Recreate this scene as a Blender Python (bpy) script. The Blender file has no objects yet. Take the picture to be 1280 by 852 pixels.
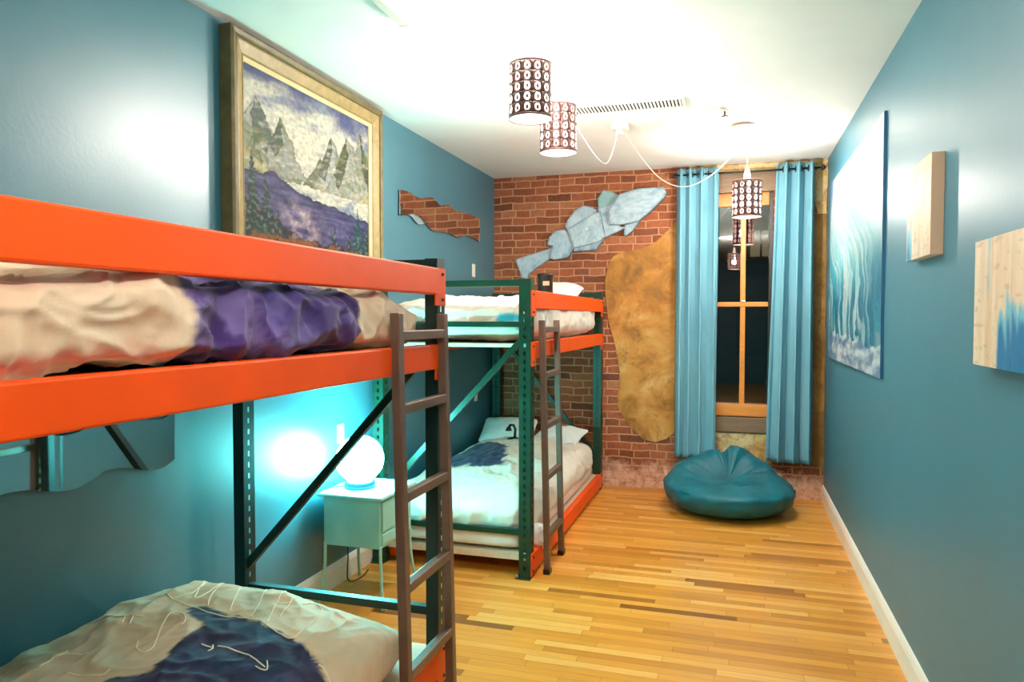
import bpy, math, random
from mathutils import Vector, Matrix, noise
from mathutils.bvhtree import BVHTree

SC = bpy.context.scene
COL = SC.collection
random.seed(7)
PI = math.pi

# ------------------------------------------------------------------ materials
def lin(c):
    return tuple(((v/255)/12.92 if v/255 <= .04045 else ((v/255+.055)/1.055)**2.4) for v in c)

def nodes(name):
    m = bpy.data.materials.new(name); m.use_nodes = True
    nt = m.node_tree
    return m, nt, nt.nodes['Principled BSDF']

def N(nt, t, **k):
    n = nt.nodes.new(t)
    for a, v in k.items(): setattr(n, a, v)
    return n

def ramp(nt, stops):
    r = N(nt, 'ShaderNodeValToRGB')
    e = r.color_ramp.elements
    while len(e) < len(stops): e.new(.5)
    for i, (p, c) in enumerate(stops):
        e[i].position = p; e[i].color = (*c, 1)
    return r

def mix(nt, a, b, fac=None, blend='MIX', f=.5):
    n = N(nt, 'ShaderNodeMix', data_type='RGBA', blend_type=blend)
    n.inputs[0].default_value = f
    if fac is not None: nt.links.new(fac, n.inputs[0])
    for s, i in ((a, 6), (b, 7)):
        if isinstance(s, tuple): n.inputs[i].default_value = (*s[:3], 1)
        else: nt.links.new(s, n.inputs[i])
    return n.outputs[2]

def coords(nt, scale=(1, 1, 1)):
    tc = N(nt, 'ShaderNodeTexCoord'); mp = N(nt, 'ShaderNodeMapping')
    mp.inputs['Scale'].default_value = scale
    nt.links.new(tc.outputs['Object'], mp.inputs['Vector'])
    return mp.outputs['Vector']

def noisetex(nt, vec, scale, detail=4, rough=.6, dist=0):
    n = N(nt, 'ShaderNodeTexNoise')
    n.inputs['Scale'].default_value = scale; n.inputs['Detail'].default_value = detail
    n.inputs['Roughness'].default_value = rough; n.inputs['Distortion'].default_value = dist
    nt.links.new(vec, n.inputs['Vector'])
    return n.outputs['Fac']

def bump(nt, bs, h, strength, dist=.01):
    b = N(nt, 'ShaderNodeBump'); b.inputs['Strength'].default_value = strength; b.inputs['Distance'].default_value = dist
    nt.links.new(h, b.inputs['Height']); nt.links.new(b.outputs['Normal'], bs.inputs['Normal'])

def simple(name, rgb, rough=.5, metal=0, var=.08, vs=6, bs=0, bscale=80, stretch=(1, 1, 1), spec=.5, sheen=0):
    m, nt, p = nodes(name)
    v = coords(nt, stretch)
    f = noisetex(nt, v, vs)
    c = lin(rgb)
    dark = tuple(x*(1-var*2) for x in c); light = tuple(min(1, x*(1+var*2)) for x in c)
    r = ramp(nt, [(.25, dark), (.75, light)]); nt.links.new(f, r.inputs[0])
    nt.links.new(r.outputs[0], p.inputs['Base Color'])
    p.inputs['Roughness'].default_value = rough; p.inputs['Metallic'].default_value = metal
    p.inputs['Specular IOR Level'].default_value = spec
    if sheen: p.inputs['Sheen Weight'].default_value = sheen
    if bs: bump(nt, p, noisetex(nt, v, bscale), bs, .004)
    return m

def attr_mat(name, rough=.7, bs=.15, bscale=60, sheen=0, spec=.3):
    m, nt, p = nodes(name)
    a = N(nt, 'ShaderNodeAttribute', attribute_name='pigment')
    v = coords(nt)
    f = noisetex(nt, v, 25)
    r = ramp(nt, [(.2, (.9, .9, .9)), (.8, (1, 1, 1))]); nt.links.new(f, r.inputs[0])
    nt.links.new(mix(nt, a.outputs['Color'], r.outputs[0], blend='MULTIPLY', f=1), p.inputs['Base Color'])
    p.inputs['Roughness'].default_value = rough; p.inputs['Specular IOR Level'].default_value = spec
    if sheen: p.inputs['Sheen Weight'].default_value = sheen
    if bs: bump(nt, p, noisetex(nt, v, bscale), bs, .003)
    return m

def emit(name, rgb, strength, transp=0):
    m = bpy.data.materials.new(name); m.use_nodes = True; nt = m.node_tree; nt.nodes.clear()
    o = N(nt, 'ShaderNodeOutputMaterial'); e = N(nt, 'ShaderNodeEmission')
    e.inputs[0].default_value = (*lin(rgb), 1); e.inputs[1].default_value = strength
    if transp:
        t = N(nt, 'ShaderNodeBsdfTransparent'); x = N(nt, 'ShaderNodeMixShader'); x.inputs[0].default_value = transp
        nt.links.new(e.outputs[0], x.inputs[1]); nt.links.new(t.outputs[0], x.inputs[2]); nt.links.new(x.outputs[0], o.inputs[0])
    else: nt.links.new(e.outputs[0], o.inputs[0])
    return m

def floor_mat():
    m, nt, p = nodes('oak_strip_floor')
    v = coords(nt)
    # every course of boards starts at a random place along its length
    sp = N(nt, 'ShaderNodeSeparateXYZ'); nt.links.new(v, sp.inputs[0])
    ys = N(nt, 'ShaderNodeMath', operation='ADD'); ys.inputs[1].default_value = 20*.057; nt.links.new(sp.outputs[1], ys.inputs[0])
    ys.inputs[1].default_value = 200*.057
    dv = N(nt, 'ShaderNodeMath', operation='DIVIDE'); dv.inputs[1].default_value = .057; nt.links.new(ys.outputs[0], dv.inputs[0])
    fl = N(nt, 'ShaderNodeMath', operation='FLOOR'); nt.links.new(dv.outputs[0], fl.inputs[0])
    wn = N(nt, 'ShaderNodeTexWhiteNoise', noise_dimensions='1D'); nt.links.new(fl.outputs[0], wn.inputs['W'])
    ma = N(nt, 'ShaderNodeMath', operation='MULTIPLY_ADD'); ma.inputs[1].default_value = 7; nt.links.new(wn.outputs['Value'], ma.inputs[0])
    xs = N(nt, 'ShaderNodeMath', operation='ADD'); xs.inputs[1].default_value = 20; nt.links.new(sp.outputs[0], xs.inputs[0])
    nt.links.new(xs.outputs[0], ma.inputs[2])
    cb = N(nt, 'ShaderNodeCombineXYZ'); nt.links.new(ma.outputs[0], cb.inputs[0]); nt.links.new(ys.outputs[0], cb.inputs[1])
    v = cb.outputs[0]
    b = N(nt, 'ShaderNodeTexBrick', offset=0, offset_frequency=1, squash=1.3, squash_frequency=3)
    b.inputs['Color1'].default_value = (0, 0, 0, 1); b.inputs['Color2'].default_value = (1, 1, 1, 1); b.inputs['Mortar'].default_value = (.3, .3, .3, 1)
    b.inputs['Scale'].default_value = 1; b.inputs['Brick Width'].default_value = .62; b.inputs['Row Height'].default_value = .057
    b.inputs['Mortar Size'].default_value = .0009; b.inputs['Mortar Smooth'].default_value = .2; b.inputs['Bias'].default_value = 0
    nt.links.new(v, b.inputs['Vector'])
    r = ramp(nt, [(0, lin((132, 80, 24))), (.06, lin((192, 126, 44))), (.35, lin((208, 141, 54))), (.7, lin((218, 152, 62))), (1, lin((228, 172, 90)))])
    nt.links.new(b.outputs['Color'], r.inputs[0])
    g = noisetex(nt, coords(nt, (2.5, 60, 1)), 1.6, 6, .65, .4)
    gr = ramp(nt, [(.3, (.74, .68, .6)), (.6, (1, 1, 1))]); nt.links.new(g, gr.inputs[0])
    c = mix(nt, r.outputs[0], gr.outputs[0], blend='MULTIPLY', f=.6)
    c = mix(nt, c, lin((130, 82, 36)), fac=b.outputs['Fac'])
    nt.links.new(c, p.inputs['Base Color'])
    p.inputs['Roughness'].default_value = .3; p.inputs['Specular IOR Level'].default_value = .4
    bump(nt, p, g, .06, .004)
    return m

def brick_mat():
    m, nt, p = nodes('old_red_brick')
    tc = N(nt, 'ShaderNodeTexCoord'); sp = N(nt, 'ShaderNodeSeparateXYZ'); cb = N(nt, 'ShaderNodeCombineXYZ')
    nt.links.new(tc.outputs['Object'], sp.inputs[0])
    ad = N(nt, 'ShaderNodeMath', operation='ADD'); nt.links.new(sp.outputs[0], ad.inputs[0]); nt.links.new(sp.outputs[1], ad.inputs[1])
    nt.links.new(ad.outputs[0], cb.inputs[0]); nt.links.new(sp.outputs[2], cb.inputs[1])
    # wobble so that courses are hand laid
    nz = N(nt, 'ShaderNodeTexNoise'); nz.inputs['Scale'].default_value = 7; nt.links.new(cb.outputs[0], nz.inputs['Vector'])
    sb = N(nt, 'ShaderNodeVectorMath', operation='SUBTRACT'); sb.inputs[1].default_value = (.5, .5, .5); nt.links.new(nz.outputs['Color'], sb.inputs[0])
    sc = N(nt, 'ShaderNodeVectorMath', operation='SCALE'); sc.inputs['Scale'].default_value = .03; nt.links.new(sb.outputs[0], sc.inputs[0])
    va = N(nt, 'ShaderNodeVectorMath', operation='ADD'); nt.links.new(cb.outputs[0], va.inputs[0]); nt.links.new(sc.outputs[0], va.inputs[1])
    b = N(nt, 'ShaderNodeTexBrick', offset=.5, squash=.62, squash_frequency=4)
    b.inputs['Color1'].default_value = (0, 0, 0, 1); b.inputs['Color2'].default_value = (1, 1, 1, 1); b.inputs['Mortar'].default_value = (.5, .5, .5, 1)
    b.inputs['Scale'].default_value = 1; b.inputs['Brick Width'].default_value = .235; b.inputs['Row Height'].default_value = .0715
    b.inputs['Mortar Size'].default_value = .0068; b.inputs['Mortar Smooth'].default_value = .35; b.inputs['Bias'].default_value = 0
    nt.links.new(va.outputs[0], b.inputs['Vector'])
    r = ramp(nt, [(0, lin((112, 66, 47))), (.1, lin((138, 80, 55))), (.5, lin((156, 90, 61))), (.85, lin((168, 100, 68))), (1, lin((174, 114, 80)))])
    nt.links.new(b.outputs['Color'], r.inputs[0])
    f = noisetex(nt, va.outputs[0], 28, 6, .7)
    fr = ramp(nt, [(.3, (.6, .57, .52)), (.62, (1, 1, 1))]); nt.links.new(f, fr.inputs[0])
    c = mix(nt, r.outputs[0], fr.outputs[0], blend='MULTIPLY', f=.8)
    c = mix(nt, c, lin((192, 146, 114)), fac=b.outputs['Fac'])
    # a rough pinkish render has crumbled over the lowest courses
    f2 = noisetex(nt, va.outputs[0], 6, 6, .7)
    h = N(nt, 'ShaderNodeMath', operation='MULTIPLY_ADD'); h.inputs[1].default_value = .55; nt.links.new(f2, h.inputs[0]); nt.links.new(sp.outputs[2], h.inputs[2])
    lr = ramp(nt, [(.42, (1, 1, 1)), (.54, (0, 0, 0))]); nt.links.new(h.outputs[0], lr.inputs[0])
    f3 = noisetex(nt, va.outputs[0], 14, 8, .75)
    pr = ramp(nt, [(.32, lin((120, 78, 58))), (.42, lin((204, 160, 132))), (.6, lin((238, 208, 188)))]); nt.links.new(f3, pr.inputs[0])
    lm = N(nt, 'ShaderNodeMath', operation='MULTIPLY'); lm.inputs[1].default_value = .8; nt.links.new(lr.outputs[0], lm.inputs[0])
    c = mix(nt, c, pr.outputs[0], fac=lm.outputs[0])
    nt.links.new(c, p.inputs['Base Color'])
    p.inputs['Roughness'].default_value = .85; p.inputs['Specular IOR Level'].default_value = .2
    inv = N(nt, 'ShaderNodeMath', operation='SUBTRACT'); inv.inputs[0].default_value = 1; nt.links.new(b.outputs['Fac'], inv.inputs[1])
    hh = N(nt, 'ShaderNodeMath', operation='MULTIPLY_ADD'); hh.inputs[1].default_value = .5; nt.links.new(f, hh.inputs[0]); nt.links.new(inv.outputs[0], hh.inputs[2])
    bump(nt, p, hh.outputs[0], .8, .008)
    return m

def plaster_mat(name, stops, blot=(110, 74, 20), blotpos=(.6, .68)):
    m, nt, p = nodes(name)
    v = coords(nt)
    f = noisetex(nt, v, 3.2, 8, .65, .6)
    r = ramp(nt, [(q, lin(c)) for q, c in stops]); nt.links.new(f, r.inputs[0])
    f2 = noisetex(nt, v, 7, 8, .7, .8)
    r2 = ramp(nt, [(blotpos[0]-.06, (0, 0, 0)), (blotpos[1], (.7, .7, .7))]); nt.links.new(f2, r2.inputs[0])
    c = mix(nt, r.outputs[0], lin(blot), fac=r2.outputs[0])
    nt.links.new(c, p.inputs['Base Color']); p.inputs['Roughness'].default_value = .7
    p.inputs['Specular IOR Level'].default_value = .3
    bump(nt, p, noisetex(nt, v, 18, 8), .35, .01)
    return m

WALLBLUE = (61, 114, 130)
M = {}
M['wall'] = simple('blue_satin_paint', WALLBLUE, .42, var=.03, vs=2, bs=.12, bscale=55, spec=.4)
M['wall_gloss'] = simple('blue_gloss_paint', WALLBLUE, .37, var=.02, vs=2, bs=.12, bscale=55, spec=1.0)
M['ceil'] = simple('ceiling_white', (238, 236, 230), .8, var=.01)
M['floor'] = floor_mat()
M['brick'] = brick_mat()
M['plaster'] = plaster_mat('ochre_plaster', [(.3, (104, 80, 42)), (.42, (148, 102, 46)), (.52, (176, 122, 56)), (.60, (184, 138, 74)), (.75, (206, 172, 120))])
M['plaster2'] = plaster_mat('brown_plaster', [(.3, (96, 70, 30)), (.5, (124, 92, 42)), (.7, (150, 114, 58))], (64, 42, 18))
M['plaster3'] = plaster_mat('cream_plaster', [(.3, (176, 142, 80)), (.45, (200, 172, 116)), (.7, (222, 204, 166))], (150, 100, 40), (.52, .58))
M['white'] = simple('white_trim', (236, 228, 216), .4, var=.015)
M['orange'] = simple('orange_powder_coat', (238, 80, 8), .42, var=.03, vs=4, bs=.08, bscale=160, spec=.3)
M['green'] = simple('green_steel', (8, 54, 38), .36, metal=.0, var=.1, bs=.05, spec=.4)
M['black_green'] = simple('blackish_green_steel', (12, 36, 34), .42, var=.1, bs=.05, spec=.3)
M['brown'] = simple('brown_steel', (104, 82, 70), .42, metal=.25, var=.08, bs=.1, bscale=120)
M['bolt'] = simple('zinc', (190, 190, 186), .3, metal=1, var=.03)
M['ply'] = simple('pale_plywood', (226, 204, 178), .6, var=.06, stretch=(2, 30, 2))
M['pine'] = simple('orange_pine', (206, 132, 58), .4, var=.1, stretch=(4, 4, 30), vs=3, bs=.1)
M['pineh'] = simple('orange_pine_across', (206, 132, 58), .4, var=.1, stretch=(2, 4, 40), vs=3, bs=.1)
M['oldwood'] = simple('weathered_brown_wood', (116, 92, 70), .6, var=.16, stretch=(2, 4, 40), vs=3, bs=.3)
M['black'] = simple('black_iron', (22, 20, 20), .4, var=.1)
M['mint'] = simple('mint_enamel', (158, 212, 198), .35, var=.02)
M['gold'] = simple('antique_gold_wood', (146, 122, 78), .42, var=.14, vs=9, bs=.25, bscale=40, stretch=(1, 3, 3), spec=.5)
M['golddark'] = simple('worn_olive_gilding', (98, 84, 48), .5, var=.2, vs=12, bs=.3, bscale=40)
M['cream'] = simple('cream_liner', (206, 180, 136), .5, var=.05)
M['bronze'] = simple('bronze_shade', (72, 40, 36), .4, metal=.2, var=.08)
M['cord'] = simple('white_cord', (240, 238, 232), .5, var=.01)
M['curtain'] = simple('pale_blue_curtain_cloth', (108, 162, 179), .8, var=.03, vs=3, bs=.25, bscale=220, stretch=(1, 1, .3))
M['velvet'] = simple('teal_velvet', (2, 86, 100), .5, var=.14, vs=5, bs=.2, bscale=25, spec=.25, sheen=.06)
M['cloth'] = attr_mat('printed_cotton', .8, .25, 90, sheen=.15)
M['art'] = attr_mat('oil_paint', .6, .25, 70, spec=.18)
M['canvas'] = attr_mat('printed_canvas', .5, .05, 120, spec=.25)
M['boardart'] = attr_mat('painted_pine', .5, .12, 60)
M['tin'] = attr_mat('painted_driftwood', .55, .3, 60)
M['linen'] = simple('white_linen', (244, 240, 236), .85, var=.02, bs=.2, bscale=120)
M['thread'] = simple('cream_thread', (250, 236, 206), .8, var=.02)
M['bulb'] = emit('lit_bulb', (255, 240, 222), 40, .6)
M['diff'] = emit('lit_diffuser', (255, 208, 190), 1.0, .5)
M['diffb'] = emit('lit_diffuser_disc', (255, 232, 206), 2.2, .35)
M['globe'] = emit('lit_glass_globe', (104, 240, 240), 85)
M['dark'] = simple('dark_opening', (30, 28, 30), .8)

def mirror_mat():
    m, nt, p = nodes('mirror_silver')
    p.inputs['Metallic'].default_value = 1; p.inputs['Base Color'].default_value = (.86, .88, .87, 1)
    v = coords(nt); f = noisetex(nt, v, 3)
    r = ramp(nt, [(.3, (.02, .02, .02)), (.7, (.04, .04, .04))]); nt.links.new(f, r.inputs[0]); nt.links.new(r.outputs[0], p.inputs['Roughness'])
    return m
M['mirror'] = mirror_mat()
def glass_mat():
    # index raised above real glass to brighten room reflections, the rest is clear
    m = bpy.data.materials.new('window_glass'); m.use_nodes = True; nt = m.node_tree; nt.nodes.clear()
    o = N(nt, 'ShaderNodeOutputMaterial'); g = N(nt, 'ShaderNodeBsdfGlossy'); t = N(nt, 'ShaderNodeBsdfTransparent'); x = N(nt, 'ShaderNodeMixShader')
    g.inputs['Roughness'].default_value = .004; t.inputs[0].default_value = (.92, .95, .95, 1)
    f = N(nt, 'ShaderNodeFresnel'); f.inputs[0].default_value = 2.7
    nt.links.new(f.outputs[0], x.inputs[0]); nt.links.new(t.outputs[0], x.inputs[1]); nt.links.new(g.outputs[0], x.inputs[2]); nt.links.new(x.outputs[0], o.inputs[0])
    return m
M['glass'] = glass_mat()

# ------------------------------------------------------------------ mesh helpers
def wloc(o):
    v = Vector((0, 0, 0))
    while o is not None: v += o.location; o = o.parent
    return v

class MB:
    def __init__(s): s.v = []; s.f = []; s.c = []
    def add(s, vs, fs):
        b = len(s.v); s.v += [tuple(p) for p in vs]; s.f += [tuple(i+b for i in f) for f in fs]
        return s
    def box(s, x0, x1, y0, y1, z0, z1, bev=0):
        if bev:
            return s.rbox(x0, x1, y0, y1, z0, z1, bev)
        vs = [(x, y, z) for x in (x0, x1) for y in (y0, y1) for z in (z0, z1)]
        return s.add(vs, [(0, 1, 3, 2), (4, 6, 7, 5), (0, 4, 5, 1), (2, 3, 7, 6), (0, 2, 6, 4), (1, 5, 7, 3)])
    def rbox(s, x0, x1, y0, y1, z0, z1, b):
        import bmesh
        bm = bmesh.new(); bmesh.ops.create_cube(bm, size=1)
        for v in bm.verts: v.co = Vector(((x0+x1)/2+v.co.x*(x1-x0), (y0+y1)/2+v.co.y*(y1-y0), (z0+z1)/2+v.co.z*(z1-z0)))
        bmesh.ops.bevel(bm, geom=bm.edges[:], offset=b, segments=2, profile=.5, affect='EDGES')
        bm.verts.index_update()
        s.add([v.co.copy() for v in bm.verts], [[v.index for v in f.verts] for f in bm.faces]); bm.free()
        return s
    def bar(s, a, b, w, h, up=(0, 0, 1)):
        a = Vector(a); b = Vector(b); d = (b-a).normalized(); u = Vector(up); r = d.cross(u)
        if r.length < 1e-4: r = d.cross(Vector((0, 1, 0)))
        r.normalize(); u = r.cross(d)
        vs = [q + r*(sx*w/2) + u*(sz*h/2) for q in (a, b) for sx in (-1, 1) for sz in (-1, 1)]
        return s.add(vs, [(0, 1, 3, 2), (4, 6, 7, 5), (0, 4, 5, 1), (2, 3, 7, 6), (0, 2, 6, 4), (1, 5, 7, 3)])
    def tube(s, pts, r, n=8, cap=True):
        pts = [Vector(p) for p in pts]; rs = r if isinstance(r, (list, tuple)) else [r]*len(pts)
        vs = []; ref = None
        for i, p in enumerate(pts):
            d = (pts[min(i+1, len(pts)-1)]-pts[max(i-1, 0)])
            if d.length < 1e-9: d = Vector((0, 0, 1))
            d.normalize()
            if ref is None:
                ref = d.orthogonal().normalized()
            ref = (ref-d*ref.dot(d))
            if ref.length < 1e-6: ref = d.orthogonal()
            ref.normalize(); q = d.cross(ref)
            for k in range(n):
                a = 2*PI*k/n; vs.append(p+(ref*math.cos(a)+q*math.sin(a))*rs[i])
        fs = [(i*n+k, i*n+(k+1) % n, (i+1)*n+(k+1) % n, (i+1)*n+k) for i in range(len(pts)-1) for k in range(n)]
        if cap: fs += [tuple(range(n-1, -1, -1)), tuple((len(pts)-1)*n+k for k in range(n))]
        return s.add(vs, fs)
    def lathe(s, prof, c, n=32, close=False):
        vs = []; 
        for r, z in prof:
            for k in range(n):
                a = 2*PI*k/n; vs.append((c[0]+r*math.cos(a), c[1]+r*math.sin(a), c[2]+z))
        m = len(prof)
        fs = [(i*n+k, i*n+(k+1) % n, (i+1)*n+(k+1) % n, (i+1)*n+k) for i in range(m-1) for k in range(n)]
        if close: fs += [((m-1)*n+k, (m-1)*n+(k+1) % n, (k+1) % n, k) for k in range(n)]
        else:
            if prof[0][0] > 1e-6: fs.append(tuple(range(n-1, -1, -1)))
            if prof[-1][0] > 1e-6: fs.append(tuple((m-1)*n+k for k in range(n)))
        return s.add(vs, fs)
    def prism(s, poly, f0, f1):
        """poly: 2D points; f0/f1 map (a,b) to 3D for back and front"""
        from mathutils.geometry import tessellate_polygon
        n = len(poly); vs = [f0(*p) for p in poly]+[f1(*p) for p in poly]
        tri = tessellate_polygon([[Vector((p[0], p[1], 0)) for p in poly]])
        fs = []
        for t in tri: fs.append(tuple(t)); fs.append(tuple(i+n for i in reversed(t)))
        fs += [(i, (i+1) % n, (i+1) % n+n, i+n) for i in range(n)]
        return s.add(vs, fs)
    def build(s, name, mat, parent=None, smooth=False, bevel=0, color=None, kind=None, solid=0, subsurf=0):
        off = wloc(parent) if parent else Vector((0, 0, 0))
        me = bpy.data.meshes.new(name)
        me.from_pydata([tuple(Vector(p)-off) for p in s.v], [], s.f); me.validate(); me.update()
        import bmesh
        bm = bmesh.new(); bm.from_mesh(me); bmesh.ops.recalc_face_normals(bm, faces=bm.faces[:]); bm.to_mesh(me); bm.free()
        if smooth: me.polygons.foreach_set('use_smooth', [True]*len(me.polygons))
        if color:
            a = me.color_attributes.new('pigment', 'FLOAT_COLOR', 'POINT')
            for i, p in enumerate(s.v):
                a.data[i].color = (*color(*p), 1)
        o = bpy.data.objects.new(name, me); me.materials.append(mat); COL.objects.link(o)
        if parent: o.parent = parent
        if bevel:
            b = o.modifiers.new('bevel', 'BEVEL'); b.width = bevel; b.segments = 2; b.limit_method = 'ANGLE'
        if solid:
            b = o.modifiers.new('solid', 'SOLIDIFY'); b.thickness = solid; b.offset = 0
        if subsurf:
            b = o.modifiers.new('sub', 'SUBSURF'); b.levels = subsurf; b.render_levels = subsurf
        if kind: o['kind'] = kind
        return o

def tag(o, label, cat, group=None):
    o['label'] = label; o['category'] = cat
    if group: o['group'] = group
    return o
def thing(name, loc, label, cat, group=None):
    o = bpy.data.objects.new(name, None); o.location = loc; COL.objects.link(o); o.empty_display_size = .05
    return tag(o, label, cat, group)

def fbm(p, o=4): return noise.fractal(Vector(p), 1.0, 2.0, o)
def mixc(a, b, t):
    t = max(0, min(1, t)); return tuple(x*(1-t)+y*t for x, y in zip(a, b))
def sstep(a, b, x):
    t = max(0, min(1, (x-a)/(b-a))); return t*t*(3-2*t)

def puff(x0, x1, y0, y1, z0, z1, kxy=6, kz=3.2, n=44, nz=12, disp=None, flat=.0):
    """closed soft cushion in the given box"""
    mb = MB(); L = {}
    cx, cy, cz = (x0+x1)/2, (y0+y1)/2, (z0+z1)/2; hx, hy, hz = (x1-x0)/2, (y1-y0)/2, (z1-z0)/2
    import bmesh
    def vid(i, j, k):
        key = (i, j, k)
        if key in L: return L[key]
        a, b, c = 2*i/n-1, 2*j/n-1, 2*k/nz-1
        rxy = (abs(a)**kxy+abs(b)**kxy)**(1/kxy)
        mxy = max(abs(a), abs(b)) or 1e-9
        # square to rounded square
        s = mxy/rxy if rxy > 0 else 1
        a2, b2 = a*s, b*s
        R = (mxy**kz+abs(c)**kz)**(1/kz); m = max(mxy, abs(c))
        t = m/R if R > 0 else 1
        p = Vector((cx+a2*t*hx, cy+b2*t*hy, cz+c*t*hz*(1 if c > 0 else 1-flat*(1-0))))
        if disp: p = Vector(disp(p, Vector((a2, b2, c))))
        L[key] = len(mb.v); mb.v.append(tuple(p)); return L[key]
    for i in range(n):
        for j in range(n):
            for k in (0, nz): mb.f.append((vid(i, j, k), vid(i+1, j, k), vid(i+1, j+1, k), vid(i, j+1, k)))
    for k in range(nz):
        for i in range(n):
            for j in (0, n): mb.f.append((vid(i, j, k), vid(i+1, j, k), vid(i+1, j, k+1), vid(i, j, k+1)))
            for j2 in (0, n): mb.f.append((vid(j2, i, k), vid(j2, i+1, k), vid(j2, i+1, k+1), vid(j2, i, k+1)))
    return mb

# ------------------------------------------------------------------ room
LX, RX, BY, FY, H = -2.27, .765, 6.78, -4.6, 2.97
OX0, OX1, OZ0, OZ1 = -.2, .33, .70, 2.73
MB().box(LX-.2, RX+.2, FY-.2, BY+.3, -.1, 0).build('floor', M['floor'], kind='structure')
MB().box(LX-.2, RX+.2, FY-.2, BY+.3, H, H+.1).build('ceiling', M['ceil'], kind='structure')
MB().box(LX-.15, LX, FY, BY+.3, 0, H).build('wall_left', M['wall_gloss'], kind='structure')
MB().box(RX, RX+.15, FY, BY+.3, 0, H).build('wall_right', M['wall'], kind='structure')
MB().box(LX-.15, RX+.15, FY-.15, FY, 0, H).build('wall_front', M['wall'], kind='structure')
wb = MB()
wb.box(LX, OX0, BY, BY+.3, 0, H).box(OX1, RX, BY, BY+.3, 0, H).box(OX0, OX1, BY, BY+.3, 0, OZ0).box(OX0, OX1, BY, BY+.3, OZ1, H)
wb.build('wall_back', M['brick'], kind='structure')
# worn plaster left on the brick
def patch(poly, y0, y1, name, mat):
    mb = MB(); mb.prism(poly, lambda a, b: (a, y1, b), lambda a, b: (a, y0, b))
    return mb.build(name, mat, kind='structure', bevel=.004)
def rough(poly, step=.05, amp=.012, seed=0):
    out = []
    for i, p in enumerate(poly):
        q = poly[(i+1) % len(poly)]; d = math.hypot(q[0]-p[0], q[1]-p[1]); m = max(1, int(d/step))
        for k in range(m):
            t = k/m; a, b = p[0]+(q[0]-p[0])*t, p[1]+(q[1]-p[1])*t
            w = 0 if (k == 0 and m == 1) else 1
            out.append((a+w*amp*noise.noise((a*14, b*14, seed)), b+w*amp*noise.noise((a*14, b*14, seed+9))))
    return out
PLASTER = [(-1.151, 2.021), (-1.168, 1.964), (-1.162, 1.823), (-1.144, 1.653), (-1.1, 1.455), (-1.057, 1.314), (-1.042, 1.172), (-1.013, 1.031), (-1.041, 0.861), (-1.032, 0.747), (-0.969, 0.65), (-0.884, 0.555), (-0.8, 0.46), (-0.689, 0.446), (-0.58, 0.479), (-0.512, 0.544), (-0.44, 0.601), (-0.28, .62), (-.21, .62), (-.21, 2.6), (-0.44, 2.56), (-0.50, 2.50), (-0.545, 2.44), (-0.593, 2.395), (-0.647, 2.342), (-0.714, 2.284), (-0.783, 2.25), (-0.921, 2.226), (-1.019, 2.214), (-1.089, 2.174), (-1.131, 2.105)]
patch(rough(PLASTER), BY-.014, BY, 'trim_1', M['plaster'])
patch(rough([(.34, .36), (.5, .30), (.62, .33), (.764, .28), (.764, 2.50), (.66, 2.50), (.34, 2.52)], seed=3), BY-.012, BY, 'trim_2', M['plaster2'])
patch(rough([(-.30, 2.895), (.56, 2.895), (.62, 2.74), (.69, 2.50), (.764, 2.50), (.764, 2.968), (-.40, 2.968)], seed=5), BY-.012, BY, 'trim_3', M['plaster3'])
patch(rough([(-.205, .33), (.0, .27), (.17, .31), (.335, .30), (.335, .56), (-.205, .56)], seed=8), BY-.012, BY, 'trim_4', M['plaster3'])

def baseboard(x0, x1, name):
    s = 1 if x1 > x0 else -1
    prof = [(0, 0), (.018, 0), (.018, .105), (.012, .125), (.006, .135), (0, .138)]
    mb = MB(); mb.prism([(x0+s*a, b) for a, b in prof], lambda a, b: (a, FY, b), lambda a, b: (a, BY, b))
    mb.build(name, M['white'], kind='structure')
baseboard(LX, LX+.1, 'baseboard_left'); baseboard(RX, RX-.1, 'baseboard_right')

# window
WY = BY+.02
w = bpy.data.objects.new('window_1', None); w.location = (.06, WY, OZ0); COL.objects.link(w)
w['kind'] = 'structure'; w['label'] = 'tall sash window with orange pine bars between the blue curtains'; w['category'] = 'window'
fr = MB()
fr.box(OX0, OX0+.035, WY, WY+.12, OZ0+.1, OZ1, .004).box(OX1-.035, OX1, WY, WY+.12, OZ0+.1, OZ1, .004)
fr.build('jamb', M['black'], w)
sa = MB()
sa.box(OX0+.035, OX1-.035, WY+.015, WY+.06, 2.60, OZ1-.01, .006)
sa.build('header', M['pineh'], w)
MB().box(.055, .1, WY+.02, WY+.06, .81, 2.6, .005).build('muntin', M['pine'], w)
MB().box(OX0+.035, OX1-.035, WY+.015, WY+.065, 1.70, 1.742, .005).build('meeting_rail', M['pineh'], w)
MB().box(.062, .1, WY+.005, WY+.02, 1.74, 1.755, .003).build('sash_lock', M['bolt'], w)
MB().box(OX0-.03, OX1+.03, BY-.03, WY+.08, .715, .82, .008).build('sill', M['pineh'], w)
MB().box(OX0-.03, OX1+.03, BY-.025, BY+.02, .565, .71, .012).build('apron', M['oldwood'], w)
MB().box(OX0-.06, OX1+.06, BY-.028, BY+.03, 2.715, 2.89, .006).build('lintel_board', M['oldwood'], w)
for z0, z1 in ((.82, 1.70), (1.742, 2.60)):
    for x0, x1 in ((OX0+.035, .055), (.1, OX1-.035)):
        MB().box(x0, x1, WY+.038, WY+.042, z0, z1).build('pane', M['glass'], w)
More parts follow.
